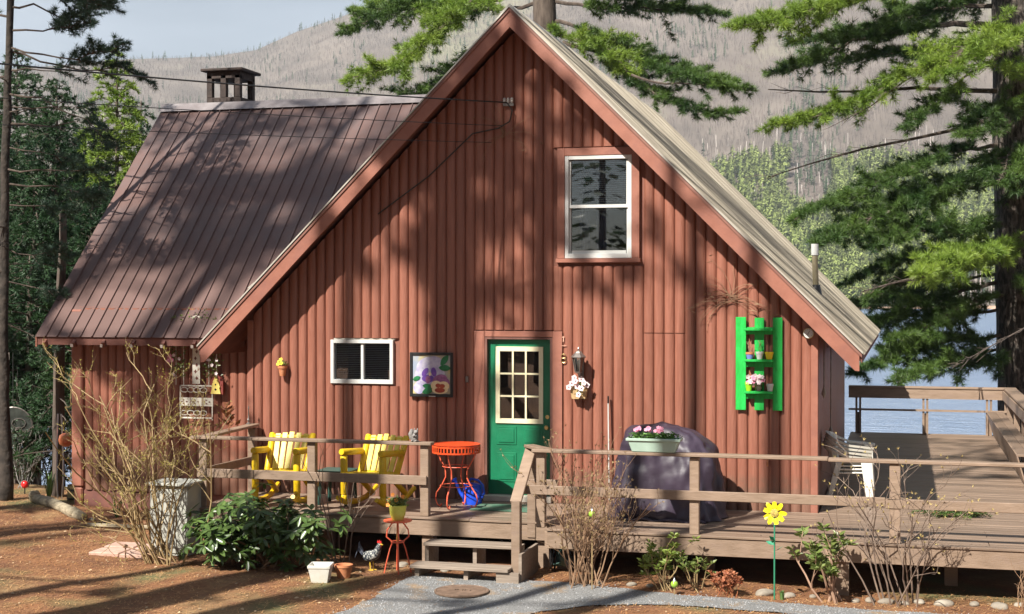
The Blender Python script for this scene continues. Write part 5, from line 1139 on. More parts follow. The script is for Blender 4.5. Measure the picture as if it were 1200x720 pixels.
sk_ = thing('garden_stake', 'short rusty metal garden stake in front of the pink slabs', 'stake', (-4.32, -2.32, gz(-4.32, -2.32))); MB().tube([(0, 0, 0), (0, 0, .20)], .009, 5).lathe([(.03, .17), (.035, .19), (.01, .21)], 8).build('stake', M_twig, sk_); MB().tube([(-.28, .1, .27), (-.05, 0, .2), (.55, -.1, .08), (.8, -.1, 0)], .009, 5).build('arm', M_twig, sk_)
# driftwood, rocks, barrel, ornaments at left
dw = thing('driftwood_log', 'pale knobbly driftwood log lying across the yard before the wing', 'log', (0, 0, 0))
path = [at(40, 588, .9), at(60, 597, .65), at(74, 604, .4), at(88, 607, .1), at(98, 614, -.1)]
path = [Vector((p.x, p.y, gz(p.x, p.y)+.06)) for p in path]
MB().tube(path, [.07, .08, .075, .085, .06], 9).blob(path[0]+Vector((0, 0, .03)), (.10, .09, .085), 8, 6, .15, 2).blob(path[3]+Vector((0, -.03, .03)), (.10, .08, .08), 8, 6, .15, 4).build('trunk', M_driftw, dw, smooth='all')
a = atz(102, 613, -.46); b2 = atz(185, 615, -.46); MB().tube([(a.x, a.y, gz(a.x, a.y)+.03), (b2.x, b2.y, gz(b2.x, b2.y)+.035)], .03, 7).build('branch', M_driftw, dw, smooth=True)
def rock(label, x, y_, r, seed, name='rock', m=M_rock, grp=None):
    rr = random.Random(seed); v = MB().blob((0, 0, 0), (r, r*.7, r*.42), 10, 7, .16, seed).build(name, m, None, smooth='all', loc=(x, y_, gz(x, y_)+r*.12)); v.rotation_euler = (0, 0, rr.uniform(0, 3)); tag(v, label, 'rock', grp)
    s_ = v.modifiers.new('sub', 'SUBSURF'); s_.levels = 1; s_.render_levels = 1; return v
rock('larger smooth pale rock with dark scribbled markings beside the red brown shrub', 3.35, -2.32, .125, 3)
rock('rounded pale rock just right of the marked rock beside the yellow metal flower', 3.60, -2.30, .10, 4)
rocks = [(1.55, -2.32, .06), (1.9, -2.32, .07), (2.1, -2.30, .06), (3.85, -2.25, .06), (4.45, -2.22, .09), (4.62, -2.24, .10), (4.8, -2.3, .07), (4.95, -2.22, .09), (5.2, -2.3, .12), (5.5, -2.25, .08), (5.75, -2.33, .11), (5.95, -2.2, .07), (4.3, -2.3, .07), (-.35, -2.0, .09), (-.62, -1.8, .09), (-.98, -1.72, .10), (-1.75, -2.1, .08), (-1.65, -2.2, .06), (-.1, -1.7, .07), (.25, -1.75, .08), (6.2, -2.3, .1)]
ords = ['leftmost', 'second', 'third', 'fourth', 'fifth', 'sixth', 'seventh', 'eighth', 'ninth', 'tenth', 'eleventh', 'rightmost']
for nm, lo_, hi_ in (('along the right deck edge', 3.7, 99), ('just right of the steps', 1, 3.7), ('in the shade by the steps', -99, 1)):
    rk = sorted(q for q in rocks if lo_ < q[0] <= hi_)
    for i, (x, y_, r) in enumerate(rk):
        o_ = 'rightmost' if i == len(rk)-1 else ords[i]+('' if i == 0 else ' from the left')
        rock(('larger' if r > .095 else 'small')+' pale stone, '+o_+' of those '+nm, x, y_, r, 20+int(x*10), grp='pale stones '+nm)
for i, (px, py) in enumerate(((92, 600), (47, 590), (108, 606))):
    p = atz(px, py, -.46); rock(('greyish stone behind the driftwood knot', 'pale stone at the left tip of the driftwood', 'small stone at the right end of the driftwood')[i], p.x, p.y, .07, 60+i)
p = at(87, 585, 1.15)
bp = thing('barrel_planter', 'small wooden half barrel planter beside the wing corner', 'planter', (p.x, 1.25, gz(p.x, 1.25)))
for k in range(12):
    a = 2*PI*k/12; MB().prism([(.155*math.cos(a-.25), .155*math.sin(a-.25), 0), (.155*math.cos(a+.25), .155*math.sin(a+.25), 0), (.135*math.cos(a+.25), .135*math.sin(a+.25), 0), (.135*math.cos(a-.25), .135*math.sin(a-.25), 0)], (0, 0, .26)).build('stave', mat('barrel stave', (.16, .12, .05), (.26, .2, .08), rough=.8, rnd=.15), bp)
MB().lathe([(.158, .05), (.165, .05), (.165, .08), (.158, .08)], 20).lathe([(.158, .18), (.165, .18), (.165, .21), (.158, .21)], 20).build('hoop', M_black, bp); MB().lathe([(.13, .22), (.13, .235)], 12).build('soil', MATS['dark soil'], bp)
leaves(MB(), [(random.gauss(0, .07), random.gauss(0, .07), .26+random.uniform(0, .12)) for _ in range(60)], .08, .03).build('foliage', M_leafo, bp)
p = at(71, 517, 1.2); t_ = thing('hanging_ornament', 'orange red ball shaped lantern hanging on the trunk left of the wing', 'ornament', (p.x, 1.35, p.z))
MB().lathe([(.04, -.10), (.10, -.06), (.115, .0), (.10, .07), (.05, .10), (.01, .11)], 14).build('ball', mat('orange glaze', (.5, .12, .05), (.6, .25, .12), rough=.3, scale=14), t_, smooth=True); MB().tube([(0, 0, .1), (0, 0, .3)], .006, 4).build('cord', M_wire, t_)
p = at(15, 500, 2.5); t_ = thing('dark_disc', 'large round dark openwork metal disc ornament hung among the left evergreens', 'ornament', (p.x, 2.5, p.z), R(20))
MB().lathe([(.30, -.01), (.30, .01)], 28, M=RX(PI/2)).build('disc', mat('dark bronze', (.03, .035, .03), (.07, .08, .07), rough=.5, metal=.5, scale=10), t_)
f_ = MB()
for k in range(3): f_.tube([(.1+(.05+.03*k)*math.cos(2*PI*j/12), -.02, -.05+.1*k*(-1)**k*.5+(.04+.02*k)*math.sin(2*PI*j/12)) for j in range(13)], .008, 4)
f_.tube([(.31*math.cos(2*PI*j/28), 0, .31*math.sin(2*PI*j/28)) for j in range(29)], .014, 5).build('scrollwork', M_pewter, t_)
MB().tube([(0, .02, .3), (0, .02, 1.2)], .006, 4).build('chain', M_wire, t_)
p = at(70, 560, 1.5); t_ = thing('shepherd_hook', 'pair of pale curved metal poles standing beside the barrel planter', 'pole', (p.x, 1.5, gz(p.x, 1.5)))
for s in (-.06, .06): MB().tube([(s*.6, 0, 0), (s, 0, .3), (s*.9, 0, .8), (s*.5, 0, 1.3)], .012, 6).build('pole', M_steel, t_, smooth=True)
p = at(29, 580, 1.8); t_ = thing('red_ornament', 'small red garden ornament low in the left undergrowth', 'ornament', (p.x, 1.8, gz(p.x, 1.8)+.1)); MB().blob((0, 0, .05), (.06, .05, .06), 10, 7).build('ball', mat('red glaze', (.6, .02, .02), rough=.25), t_, smooth='all'); MB().tube([(0, 0, -.15), (0, 0, 0)], .01, 5).build('stem', M_black, t_)
# sunflower stake, glass ball stakes
sf = thing('metal_sunflower', 'yellow metal flower on a thin green stake in front of the deck', 'ornament', (3.47, -2.52, gz(3.47, -2.52)))
MB().tube([(0, 0, 0), (0, 0, .9)], .009, 6).build('stake', mat('stake green', (.03, .22, .12), rough=.5), sf)
for k in range(9):
    a = 2*PI*k/9+.1+random.uniform(-.12, .12); rr_ = random.uniform(.11, .15); c, s = math.cos(a), math.sin(a)
    MB().prism([(c*.03-s*.0, 0, .92+s*.03), (c*.07+s*.028, -.012, .92+s*.07-c*.028), (c*.12+s*.02, -.02, .92+s*.12-c*.02), (c*rr_, -.012, .92+s*rr_), (c*.12-s*.02, -.02, .92+s*.12+c*.02), (c*.07-s*.028, -.012, .92+s*.07+c*.028)], (0, .003, 0)).build('petal', mat('enamel yellow', (.85, .68, .01), (.9, .74, .03), rough=.35), sf)
MB().lathe([(.045, 0), (.04, .015), (.015, .02)], 14, (0, -.005, .92), M=RX(PI/2)).build('flower_centre', mat('flower centre brown', (.25, .16, .05), (.6, .5, .1), rough=.7, scale=60), sf)
leaves(MB(), [(0, 0, .45+random.uniform(0, .2)) for _ in range(5)], .12, .04).build('metal_leaf', MATS['stake green'], sf)
def globe(label, x, y_, h, m):
    t_ = thing('glass_globe_stake', label, 'ornament', (x, y_, gz(x, y_)), group='green glass globes on stakes'); MB().tube([(0, 0, 0), (0, 0, h)], .007, 5).build('stake', M_tan, t_); MB().blob((0, 0, h+.035), .04, 14, 10).build('globe', m, t_, smooth='all'); MB().lathe([(.025, h+.068), (.012, h+.085), (.004, h+.11)], 8).build('cap', M_steel, t_, smooth=True)
mg = mat('green glass', (.25, .42, .04), (.35, .5, .08), rough=.08, spec=.9); 
globe('small green glass globe on a thin stake in front of the reddish bare shrub', 1.52, -2.62, .80, mg); globe('small green glass globe low among the yellow green azalea', 2.42, -2.62, .09, mg)
# hose reel under the deck
hr = thing('hose_reel', 'dark hose reel wheel in the shade under the deck right of the steps', 'hose reel', (.98, -1.75, gz(.98, -1.75)))
for s in (-.1, .1):
    w_ = MB().tube([(s+.0, .15*math.cos(2*PI*k/20), .17+.15*math.sin(2*PI*k/20)) for k in range(21)], .012, 6)
    for k in range(5): w_.tube([(s, 0, .17), (s, .15*math.cos(2*PI*k/5), .17+.15*math.sin(2*PI*k/5))], .008, 4)
    w_.build('wheel', M_black, hr)
MB().tube([(-.08+.016*(k % 10), .10*math.cos(k*.6), .17+.10*math.sin(k*.6)) for k in range(90)], .009, 5).build('hose', M_dg, hr)
# ================================================================== TREES
def limb(wood, T, path, r0, spread=.8, step=.16, t0=.3, dens=.07, sag=.0, r_end=.006, side=None, flat=.34, up=.25, thin=False):
    """a bough along `path` with side branchlets carrying tufts; T collects (centre, axis)"""
    if not thin: step *= .55; dens *= .6; spread *= 1.15
    path = [Vector(p) for p in path]; P = []
    for i in range(len(path)-1):       # resample with a little wander
        n = max(2, int((path[i+1]-path[i]).length/.25))
        for k in range(n): P.append(path[i].lerp(path[i+1], k/n))
    P.append(path[-1]); n = len(P)
    for i in range(1, n-1): P[i] = P[i]+Vector((random.gauss(0, .018), random.gauss(0, .018), random.gauss(0, .022)-sag*math.sin(PI*i/n)))
    wood.tube(P, [r0+(r_end-r0)*(i/(n-1))**.8 for i in range(n)], 6)
    Ltot = sum((b-a).length for a, b in zip(P, P[1:])); s = Ltot*t0
    cum = [0]
    for a, b in zip(P, P[1:]): cum.append(cum[-1]+(b-a).length)
    j = 0; sg = 1
    while s < Ltot:
        while j < n-2 and cum[j+1] < s: j += 1
        q = P[j].lerp(P[j+1], (s-cum[j])/max(1e-6, cum[j+1]-cum[j])); d = (P[j+1]-P[j]).normalized(); f = (s/Ltot-t0)/(1-t0)
        ln = spread*(.35+.9*math.sin(PI*min(1, f*.8+.22)))*random.uniform(.5, 1.15); sg = -sg
        sd = d.cross(Vector((0, 0, 1))).normalized()*sg; dd = (sd*random.uniform(.6, 1.1)+d*random.uniform(.5, 1.0)+Vector((0, 0, random.uniform(-flat*.6, flat)))).normalized()
        if random.random() < .12: dd = (dd+Vector((0, 0, -.8))).normalized()
        m = max(3, int(ln/.12)); pts = [q]
        for k in range(m):
            dd = (dd+Vector((random.gauss(0, .12), random.gauss(0, .12), random.gauss(0, .08)+up*.12))).normalized(); pts.append(pts[-1]+dd*ln/m)
        wood.tube(pts, [.010*(1-.7*k/m)*(.6+ln*.5) for k in range(m+1)], 3, cap=False)
        u = ln*.2
        while u < ln:
            k = min(m-1, int(u/ln*m)); p = pts[k].lerp(pts[k+1], u/ln*m-k); dk = (pts[k+1]-pts[k]).normalized()
            e = Vector((random.gauss(0, 1), random.gauss(0, 1), random.gauss(0, .5)+.3)).normalized(); tw = (dk*.7+e*.7).normalized(); off = random.uniform(.02, .16)*min(1, ln)
            T.append((p+tw*off, tw)); 
            if random.random() < .5: T.append((p, dk))
            u += dens
        T.append((pts[-1], dd)); s += step*random.uniform(.7, 1.3)
    T.append((P[-1], (P[-1]-P[-2]).normalized()))
def finish(t_, wood, T, n, ln, wd, m, wm=M_bark, spread=1.0, inv=None, fl=.8, nm='crown'):
    wood.build('limb', wm, t_, smooth=True)
    if T:
        C_ = [tuple(a) for a, b in T]; A_ = [tuple(b) for a, b in T]; V, F = needles(C_, A_, n, ln, wd, spread, fl)
        return npmesh(nm, V, F, m, t_)
def trunk(pts, rad, n=14, m=None, parent=None, rough=.04):
    b_ = MB(); P = [Vector(p) for p in pts]; Q = []; Rr = []
    for i in range(len(P)-1):
        k_ = max(3, int((P[i+1]-P[i]).length/.4))
        for k in range(k_): Q.append(P[i].lerp(P[i+1], k/k_)); Rr.append(rad[i]+(rad[i+1]-rad[i])*k/k_)
    Q.append(P[-1]); Rr.append(rad[-1]); b_.tube(Q, [r*random.uniform(1-rough, 1+rough) for r in Rr], n)
    b_.v = [tuple(Vector(v)+Vector((mnoise.noise(Vector(v)*4), mnoise.noise(Vector(v)*4+Vector((9, 0, 0))), 0))*.02) for v in b_.v]
    return b_.build('trunk', m or M_bark, parent, smooth='all')
random.seed(101)
# ---- big white pine at the right, behind the far deck rail
YP = 15.5; bx_ = at(1203, 440, YP); zb = gz(bx_.x, YP)
rp_ = thing('white_pine', 'huge white pine with a thick trunk at the right behind the far deck rail', 'tree')
top = at(1197, -260, YP)
trunk([(bx_.x+.05, YP, zb-.5), (bx_.x, YP, .5), at(1196, 240, YP), at(1192, 100, YP), at(1187, 0, YP), top, at(1194, -520, YP)], [.85, .62, .57, .52, .46, .33, .15], 18, M_barkl, rp_)
w_ = MB(); T = []; TY = []
def R_(lst, y0, y1): n = len(lst); return [at(px, py, y0+(y1-y0)*i/(n-1)) for i, (px, py) in enumerate(lst)]
spec = [  # pixels of the bough from the trunk outwards, depth at start and tip, radius, spread, leaf start, sunlit colour
 ([(1180, -40), (1080, -20), (990, 2), (930, 20), (866, 30)], YP-.4, YP-4.0, .06, .75, .35, 1),
 ([(1185, 32), (1120, 28), (1060, 36), (1000, 48), (950, 72), (905, 86)], YP, YP-2.5, .09, .62, .28, 0),
 ([(1180, 5), (1100, 10), (1030, 30), (980, 45), (925, 48)], YP, YP-1.0, .06, .5, .2, 0),
 ([(1178, 45), (1120, 55), (1070, 82), (1020, 112), (960, 135), (897, 150)], YP-.2, YP-3.2, .06, .5, .35, 1),
 ([(1175, 60), (1110, 68), (1050, 62), (985, 72)], YP, YP-1.5, .045, .5, .1, 0),
 ([(1172, 170), (1110, 178), (1050, 206), (990, 232), (930, 258)], YP-.2, YP-3.5, .05, .5, .12, 0),
 ([(1172, 215), (1110, 224), (1060, 240), (1000, 265), (955, 285)], YP-.2, YP-4.2, .05, .55, .2, 0),
 ([(1180, 262), (1120, 275), (1070, 268), (1020, 290)], YP-.3, YP-3.5, .04, .6, .1, 0),
 ([(1190, 300), (1150, 298), (1110, 310), (1075, 322)], YP-.5, YP-5, .04, .55, .05, 1),
 ([(1172, 330), (1120, 345), (1060, 362), (1010, 385), (985, 402)], YP-.1, YP-1.5, .05, .5, .15, 0),
 ([(1175, 362), (1120, 372), (1065, 372), (1010, 380)], YP-.1, YP-.5, .04, .45, .1, 0),
 ([(1180, 392), (1130, 398), (1080, 405), (1030, 425), (1000, 438)], YP-.2, YP-2.6, .045, .5, .1, 0),
 ([(1185, 425), (1140, 422), (1095, 430), (1050, 450)], YP-.3, YP-3.0, .04, .5, .05, 0),
 ([(1180, 20), (1130, 60), (1100, 90)], YP-.5, YP-3.5, .04, .7, .2, 1),
 ([(1190, 285), (1160, 292), (1130, 300), (1105, 305)], YP-.5, YP-4, .03, .4, .1, 1),
 ([(1175, 195), (1130, 205), (1090, 225), (1040, 250), (1005, 255)], YP-.3, YP-2.4, .05, .6, .1, 0),
 ([(1175, 305), (1120, 318), (1070, 330), (1015, 350)], YP+.3, YP, .05, .55, .1, 0),
 ([(1178, 345), (1130, 356), (1080, 390), (1040, 400)], YP-.3, YP-2.4, .05, .5, .1, 0),
 ([(1180, 275), (1130, 292), (1075, 300), (1020, 318), (985, 335)], YP+.2, YP+.3, .04, .4, .25, 0),
 ([(1178, 318), (1120, 330), (1060, 345), (1000, 362), (960, 375)], YP+.6, YP+1.2, .04, .38, .3, 0),
 ([(1178, 408), (1130, 416), (1090, 412), (1035, 412)], YP+.4, YP+.8, .04, .55, .1, 0),
 ([(1180, 60), (1130, 92), (1090, 128), (1060, 150)], YP-.3, YP-2, .04, .4, .4, 0),
 ([(1190, 120), (1160, 135), (1135, 160)], YP-.8, YP-3, .03, .5, .1, 0),
 ([(1175, -20), (1130, 5), (1080, 15), (1040, 5)], YP+.3, YP+.5, .05, .6, .1, 0),
 ([(1190, 165), (1180, 190), (1170, 215)], YP-1, YP-3, .03, .6, .1, 0),
 ([(1190, 80), (1230, 90), (1290, 110)], YP-.4, YP-3, .05, .8, .05, 1),
 ([(1195, 30), (1180, 42), (1165, 55)], YP-.6, YP-3, .03, .5, .05, 1),
 ([(1195, 190), (1230, 200), (1300, 215)], YP, YP-2, .05, .8, .1, 0),
 ([(1195, 330), (1240, 345), (1300, 360)], YP, YP-2, .05, .8, .1, 0),
 ([(1195, -80), (1120, -90), (1040, -70)], YP, YP-3, .07, .9, .2, 0), ([(1195, -150), (1260, -170), (1350, -150)], YP, YP, .07, .9, .2, 0),
 ([(1195, -190), (1120, -210), (1050, -190)], YP, YP+2, .06, .9, .2, 0)]
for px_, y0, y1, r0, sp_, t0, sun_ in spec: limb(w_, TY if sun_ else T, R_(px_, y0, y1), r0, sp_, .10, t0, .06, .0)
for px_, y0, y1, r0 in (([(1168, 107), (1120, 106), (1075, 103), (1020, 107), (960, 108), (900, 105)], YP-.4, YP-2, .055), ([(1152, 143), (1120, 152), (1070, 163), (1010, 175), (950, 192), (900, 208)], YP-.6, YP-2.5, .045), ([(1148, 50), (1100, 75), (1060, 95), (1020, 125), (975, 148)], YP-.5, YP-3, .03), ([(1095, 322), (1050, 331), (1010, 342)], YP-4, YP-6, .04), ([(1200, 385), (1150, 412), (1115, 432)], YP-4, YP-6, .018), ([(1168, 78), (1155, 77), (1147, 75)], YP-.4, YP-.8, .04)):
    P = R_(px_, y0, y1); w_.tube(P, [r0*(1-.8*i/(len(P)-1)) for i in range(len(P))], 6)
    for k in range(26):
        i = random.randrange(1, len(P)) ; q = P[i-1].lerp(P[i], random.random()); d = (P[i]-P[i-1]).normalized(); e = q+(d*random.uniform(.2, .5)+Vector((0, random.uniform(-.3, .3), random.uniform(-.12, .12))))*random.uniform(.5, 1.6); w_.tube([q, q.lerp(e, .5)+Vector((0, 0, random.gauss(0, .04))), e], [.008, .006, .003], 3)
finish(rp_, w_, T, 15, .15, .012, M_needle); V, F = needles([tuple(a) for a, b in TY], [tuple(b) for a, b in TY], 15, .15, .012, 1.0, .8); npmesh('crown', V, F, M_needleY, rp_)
# ---- pine behind the gable
YC = 14.0
cp = thing('white_pine', 'white pine rising behind the gable peak with wide feathery boughs', 'tree')
b0 = at(640, 300, YC)
trunk([(b0.x, YC, gz(b0.x, YC)-.5), at(641, 200, YC), at(638, 0, YC), at(634, -260, YC), at(630, -420, YC)], [.42, .34, .27, .18, .06], 14, M_bark, cp)
w_ = MB(); T = []; TY = []
spec = [([(620, -60), (570, -20), (520, 30), (470, 75), (408, 92)], YC, YC-1.5, .06, .75, .35, 1),
 ([(625, -10), (560, 5), (500, 8), (450, 18), (405, 38)], YC, YC-.5, .05, .75, .25, 0),
 ([(612, 20), (570, 40), (540, 75), (500, 110), (440, 150)], YC, YC-1, .05, .75, .3, 0),
 ([(610, 30), (580, 60), (560, 90), (510, 140), (470, 170)], YC+.3, YC+1, .04, .75, .4, 0),
 ([(580, -30), (560, -5), (530, 12), (505, 25)], YC-.5, YC-3, .035, .6, .1, 1),
 ([(640, 5), (560, 12), (470, 8), (420, 12)], YC, YC+1, .05, .7, .3, 1),
 ([(640, 0), (690, 8), (740, 12), (800, 10), (850, 18)], YC, YC-.5, .05, .55, .2, 0),
 ([(645, 25), (690, 35), (740, 60), (800, 80), (862, 96)], YC, YC-1, .05, .45, .15, 0),
 ([(650, 40), (700, 55), (760, 75), (800, 90), (850, 105)], YC, YC-2, .035, .3, .5, 0),
 ([(660, 50), (700, 60), (740, 90), (770, 112), (830, 135), (870, 130)], YC, YC-2.0, .05, .40, .15, 0),
 ([(650, 40), (680, 45), (715, 60), (735, 85)], YC-.3, YC-1.5, .04, .65, .1, 1),
 ([(740, 88), (780, 100), (830, 98), (880, 105)], YC-1.5, YC-2, .03, .3, .5, 0),
 ([(640, -40), (700, -40), (760, -30), (820, -25)], YC, YC-2, .05, .8, .2, 0), ([(640, -80), (560, -90), (480, -70), (420, -40)], YC, YC, .05, .85, .2, 0),
 ([(640, -120), (700, -140), (790, -120)], YC, YC, .05, .8, .2, 0), ([(640, -200), (580, -230), (520, -210)], YC, YC, .05, .8, .2, 0)]
for px_, y0, y1, r0, sp_, t0, sun_ in spec: limb(w_, TY if sun_ else T, R_(px_, y0, y1), r0, sp_, .10, t0, .065)
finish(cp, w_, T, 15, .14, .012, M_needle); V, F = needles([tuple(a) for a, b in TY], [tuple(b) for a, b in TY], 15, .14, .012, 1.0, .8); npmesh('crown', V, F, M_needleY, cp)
# little piece of a young pine seen over the wing ridge
# ---- conical evergreens (hemlock / spruce) as whole trees
def conifer(label, x, y_, ztop, width, seed, n=70, m=M_hem, zlow=None, dens=.10, ln=.10, wd=.022, nn=8, name='hemlock', step=.16, group=None, tip=None, droop=.35, tr=.13, sp_=.42):
    random.seed(seed); zb = gz(x, y_); t_ = thing(name, label, 'tree', (0, 0, 0), group=group); H_ = ztop-zb
    trunk([(x, y_, zb-.3), (x+random.uniform(-.05, .05), y_, zb+H_*.5), (x, y_, ztop)], [tr, tr*.6, .012], 9, M_bark, t_)
    w_ = MB(); T = []; TT = []; z0 = zlow if zlow is not None else zb+.8
    for k in range(n):
        f = (k+random.random())/n; z_ = z0+(ztop-z0)*f; l = width*((1-f)**.75)*random.uniform(.6, 1.12)+.12; a = k*2.4+random.uniform(-.4, .4); c, s = math.cos(a), math.sin(a)
        p0 = Vector((x, y_, z_)); up_ = .25*(f-.4)
        pts = [p0, p0+Vector((c*l*.5, s*l*.5, l*(up_+.02))), p0+Vector((c*l, s*l, l*(up_-droop*.55)))]
        limb(w_, TT if (tip and f > tip) else T, pts, .02*(.4+l*.5), sp_*min(1, l), step, .12, dens, 0, .004)
    finish(t_, w_, T, nn, ln, wd, m, M_bark, 1.0)
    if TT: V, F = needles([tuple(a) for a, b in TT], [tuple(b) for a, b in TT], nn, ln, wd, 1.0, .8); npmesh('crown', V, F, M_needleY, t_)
    return t_
g_ = 'evergreens on the bank left of the cabin'
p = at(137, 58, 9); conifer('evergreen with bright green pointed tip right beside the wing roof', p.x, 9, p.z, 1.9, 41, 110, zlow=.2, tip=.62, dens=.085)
p = at(66, 92, 10.5); conifer('dark evergreen with a broad pointed crown behind the thin left pine', p.x, 10.5, p.z, 2.2, 42, 115, zlow=.6, dens=.09)
p = at(-10, 150, 8); conifer('dense dark hemlock at the left edge of the photo', p.x, 8, p.z, 2.4, 43, 110, zlow=.6)
p = at(108, 230, 6.5); conifer('low dark hemlock filling the gap beside the wing eave', p.x, 6.5, p.z, 1.9, 44, 85, zlow=.8, dens=.09)
p = at(35, 300, 4.8); conifer('mid height hemlock with drooping boughs in front of the left lake view', p.x, 4.8, p.z, 1.5, 45, 46, zlow=.6, dens=.10)
p = at(20, 60, 14); conifer('tall dark evergreen behind the leftmost hemlocks', p.x, 14, p.z, 2.6, 49, 115, zlow=1.6, dens=.1)
p = at(100, 150, 16); conifer('dark evergreen filling the gap between the two pointed evergreens', p.x, 16, p.z, 2.6, 50, 100, zlow=1.6, dens=.1)
p = at(40, 210, 6); conifer('broad dark hemlock close behind the thin pine trunk', p.x, 6, p.z, 1.8, 51, 80, zlow=.8, dens=.09)
p = at(165, 118, 13); conifer('slim evergreen peeping over the wing ridge end', p.x, 13, p.z, 1.2, 46, 60, zlow=1.5)
p = at(70, 400, 3.2); conifer('thin young hemlock beside the barrel planter', p.x, 3.2, p.z+.3, .9, 47, 34, zlow=.2, tr=.09)
p = at(20, 470, 3.4); conifer('small bushy hemlock behind the dark disc ornament', p.x, 3.4, p.z+.3, .8, 48, 26, zlow=-.2, tr=.05)
# bare forked trunk standing by the barrel
t_ = thing('slim_tree', 'slim dark straight trunk between the hemlocks beside the wing corner', 'tree'); p = at(68, 560, 1.9)
random.seed(5); trunk([(p.x, 1.9, gz(p.x, 1.9)-.1), at(70, 400, 1.9), at(74, 250, 1.9)], [.095, .085, .05], 9, M_bark, t_)
w_ = MB(); 
for k in range(12):
    a = random.uniform(0, 6.28); z_ = random.uniform(.2, 3.2); q = Vector((p.x, 1.9, z_)); w_.tube([q, q+Vector((math.cos(a)*.5, math.sin(a)*.5, -.05)), q+Vector((math.cos(a), math.sin(a), -.2))], [.012, .008, .003], 4)
w_.build('limb', M_bark, t_)
# undergrowth on the left bank (twiggy brush through which the lake shows)
random.seed(77)
for i, (px, y_, h) in enumerate(((10, 3.0, 1.3), (40, 3.6, 1.5), (60, 4.4, 1.6), (92, 3.4, 1.2), (28, 2.6, .9))):
    p = at(px, 585, y_); lb = ['farthest left', 'second from the left', 'in the middle', 'nearest the wing wall', 'shortest and nearest'][i]
    shrub('twiggy_brush', 'grey bare lakeside brush, the clump '+lb, 'shrub', p.x, y_, 12, h*1.3, mat('grey twig', (.16, .15, .14), (.3, .28, .26), rough=.8), 80+i, spread=.8, depth=2, r=.008, leafm=M_hem, nl=3, leafs=(.06, .02))
# ---- thin tall pine at the left edge
random.seed(61)
lp = thing('thin_pine', 'thin tall pine with sparse drooping boughs at the left edge of the yard', 'tree'); yb = .95; p = at(8, 588, yb)
trunk([(p.x, yb, gz(p.x, yb)-.2), at(4, 400, yb), at(6, 200, yb), at(12, 0, yb), at(22, -260, yb)], [.10, .078, .065, .052, .02], 10, mat('shade darkened bark', (.02, .016, .013), (.06, .047, .038), rough=.95, scale=8, bump=2), lp)  # trunk colour darkened to paint in its shaded silhouette
w_ = MB(); T = []
spec = [([(12, 0), (50, -12), (90, 2), (133, -6)], 0, -.6, .022, .42, .4), ([(12, 8), (40, 6), (75, 22), (102, 12), (128, 5)], 0, .3, .02, .38, .4), ([(11, 36), (50, 36), (80, 33), (108, 26)], 0, .2, .018, .32, .45),
 ([(10, 55), (50, 66), (90, 68), (130, 58), (146, 52)], 0, -.3, .018, .3, .55), ([(9, 60), (45, 70), (95, 82), (140, 80), (180, 98)], 0, .4, .02, .22, .6), ([(8, 82), (30, 80), (65, 82), (100, 72)], 0, .2, .015, .3, .6),
 ([(8, 110), (50, 118), (100, 140), (128, 172)], 0, -.3, .018, .3, .75), ([(8, 125), (60, 128), (110, 128)], 0, .3, .013, .2, .8), ([(7, 145), (60, 147), (115, 144)], 0, .2, .018, .2, .8), ([(6, 172), (50, 180), (90, 190)], 0, .1, .012, .25, .7),
 ([(6, 198), (60, 202), (125, 196)], 0, -.2, .016, .25, .6), ([(5, 215), (60, 222), (125, 228)], 0, .3, .016, .3, .5), ([(5, 240), (50, 243), (85, 250)], 0, .3, .012, .3, .5), ([(4, 290), (40, 300), (80, 298)], 0, .3, .012, .3, .4),
 ([(10, 20), (-30, 20), (-70, 30)], 0, .3, .02, .4, .3), ([(8, 90), (-30, 90), (-60, 110)], 0, .3, .02, .4, .3), ([(10, -40), (60, -50), (110, -60)], 0, .3, .02, .5, .3), ([(14, -100), (70, -120), (120, -110)], 0, .3, .02, .5, .3), ([(14, -130), (-30, -150), (-80, -140)], 0, .3, .02, .5, .3), ([(9, 330), (45, 338), (85, 345)], 0, .4, .012, .3, .4), ([(9, 380), (35, 392), (60, 410)], 0, .4, .012, .3, .4)]
for px_, y0, y1, r0, sp_, t0 in spec: limb(w_, T, R_(px_, yb+y0, yb+y1), r0, sp_, .075, t0, .05, 0, .003)
for k in range(16):
    a = random.uniform(0, 6.28); z_ = random.uniform(1.5, 6); q = at(9, 100, yb); q = Vector((q.x, q.y, z_)); l = random.uniform(.4, 1.2); w_.tube([q, q+Vector((math.cos(a)*l*.5, math.sin(a)*l*.5, .02)), q+Vector((math.cos(a)*l, math.sin(a)*l, -.08))], [.01, .007, .003], 4)
finish(lp, w_, T, 11, .085, .009, mat('blue green needles', (.035, .075, .045), (.07, .12, .07), rough=.5, trans=.3, island=.35))
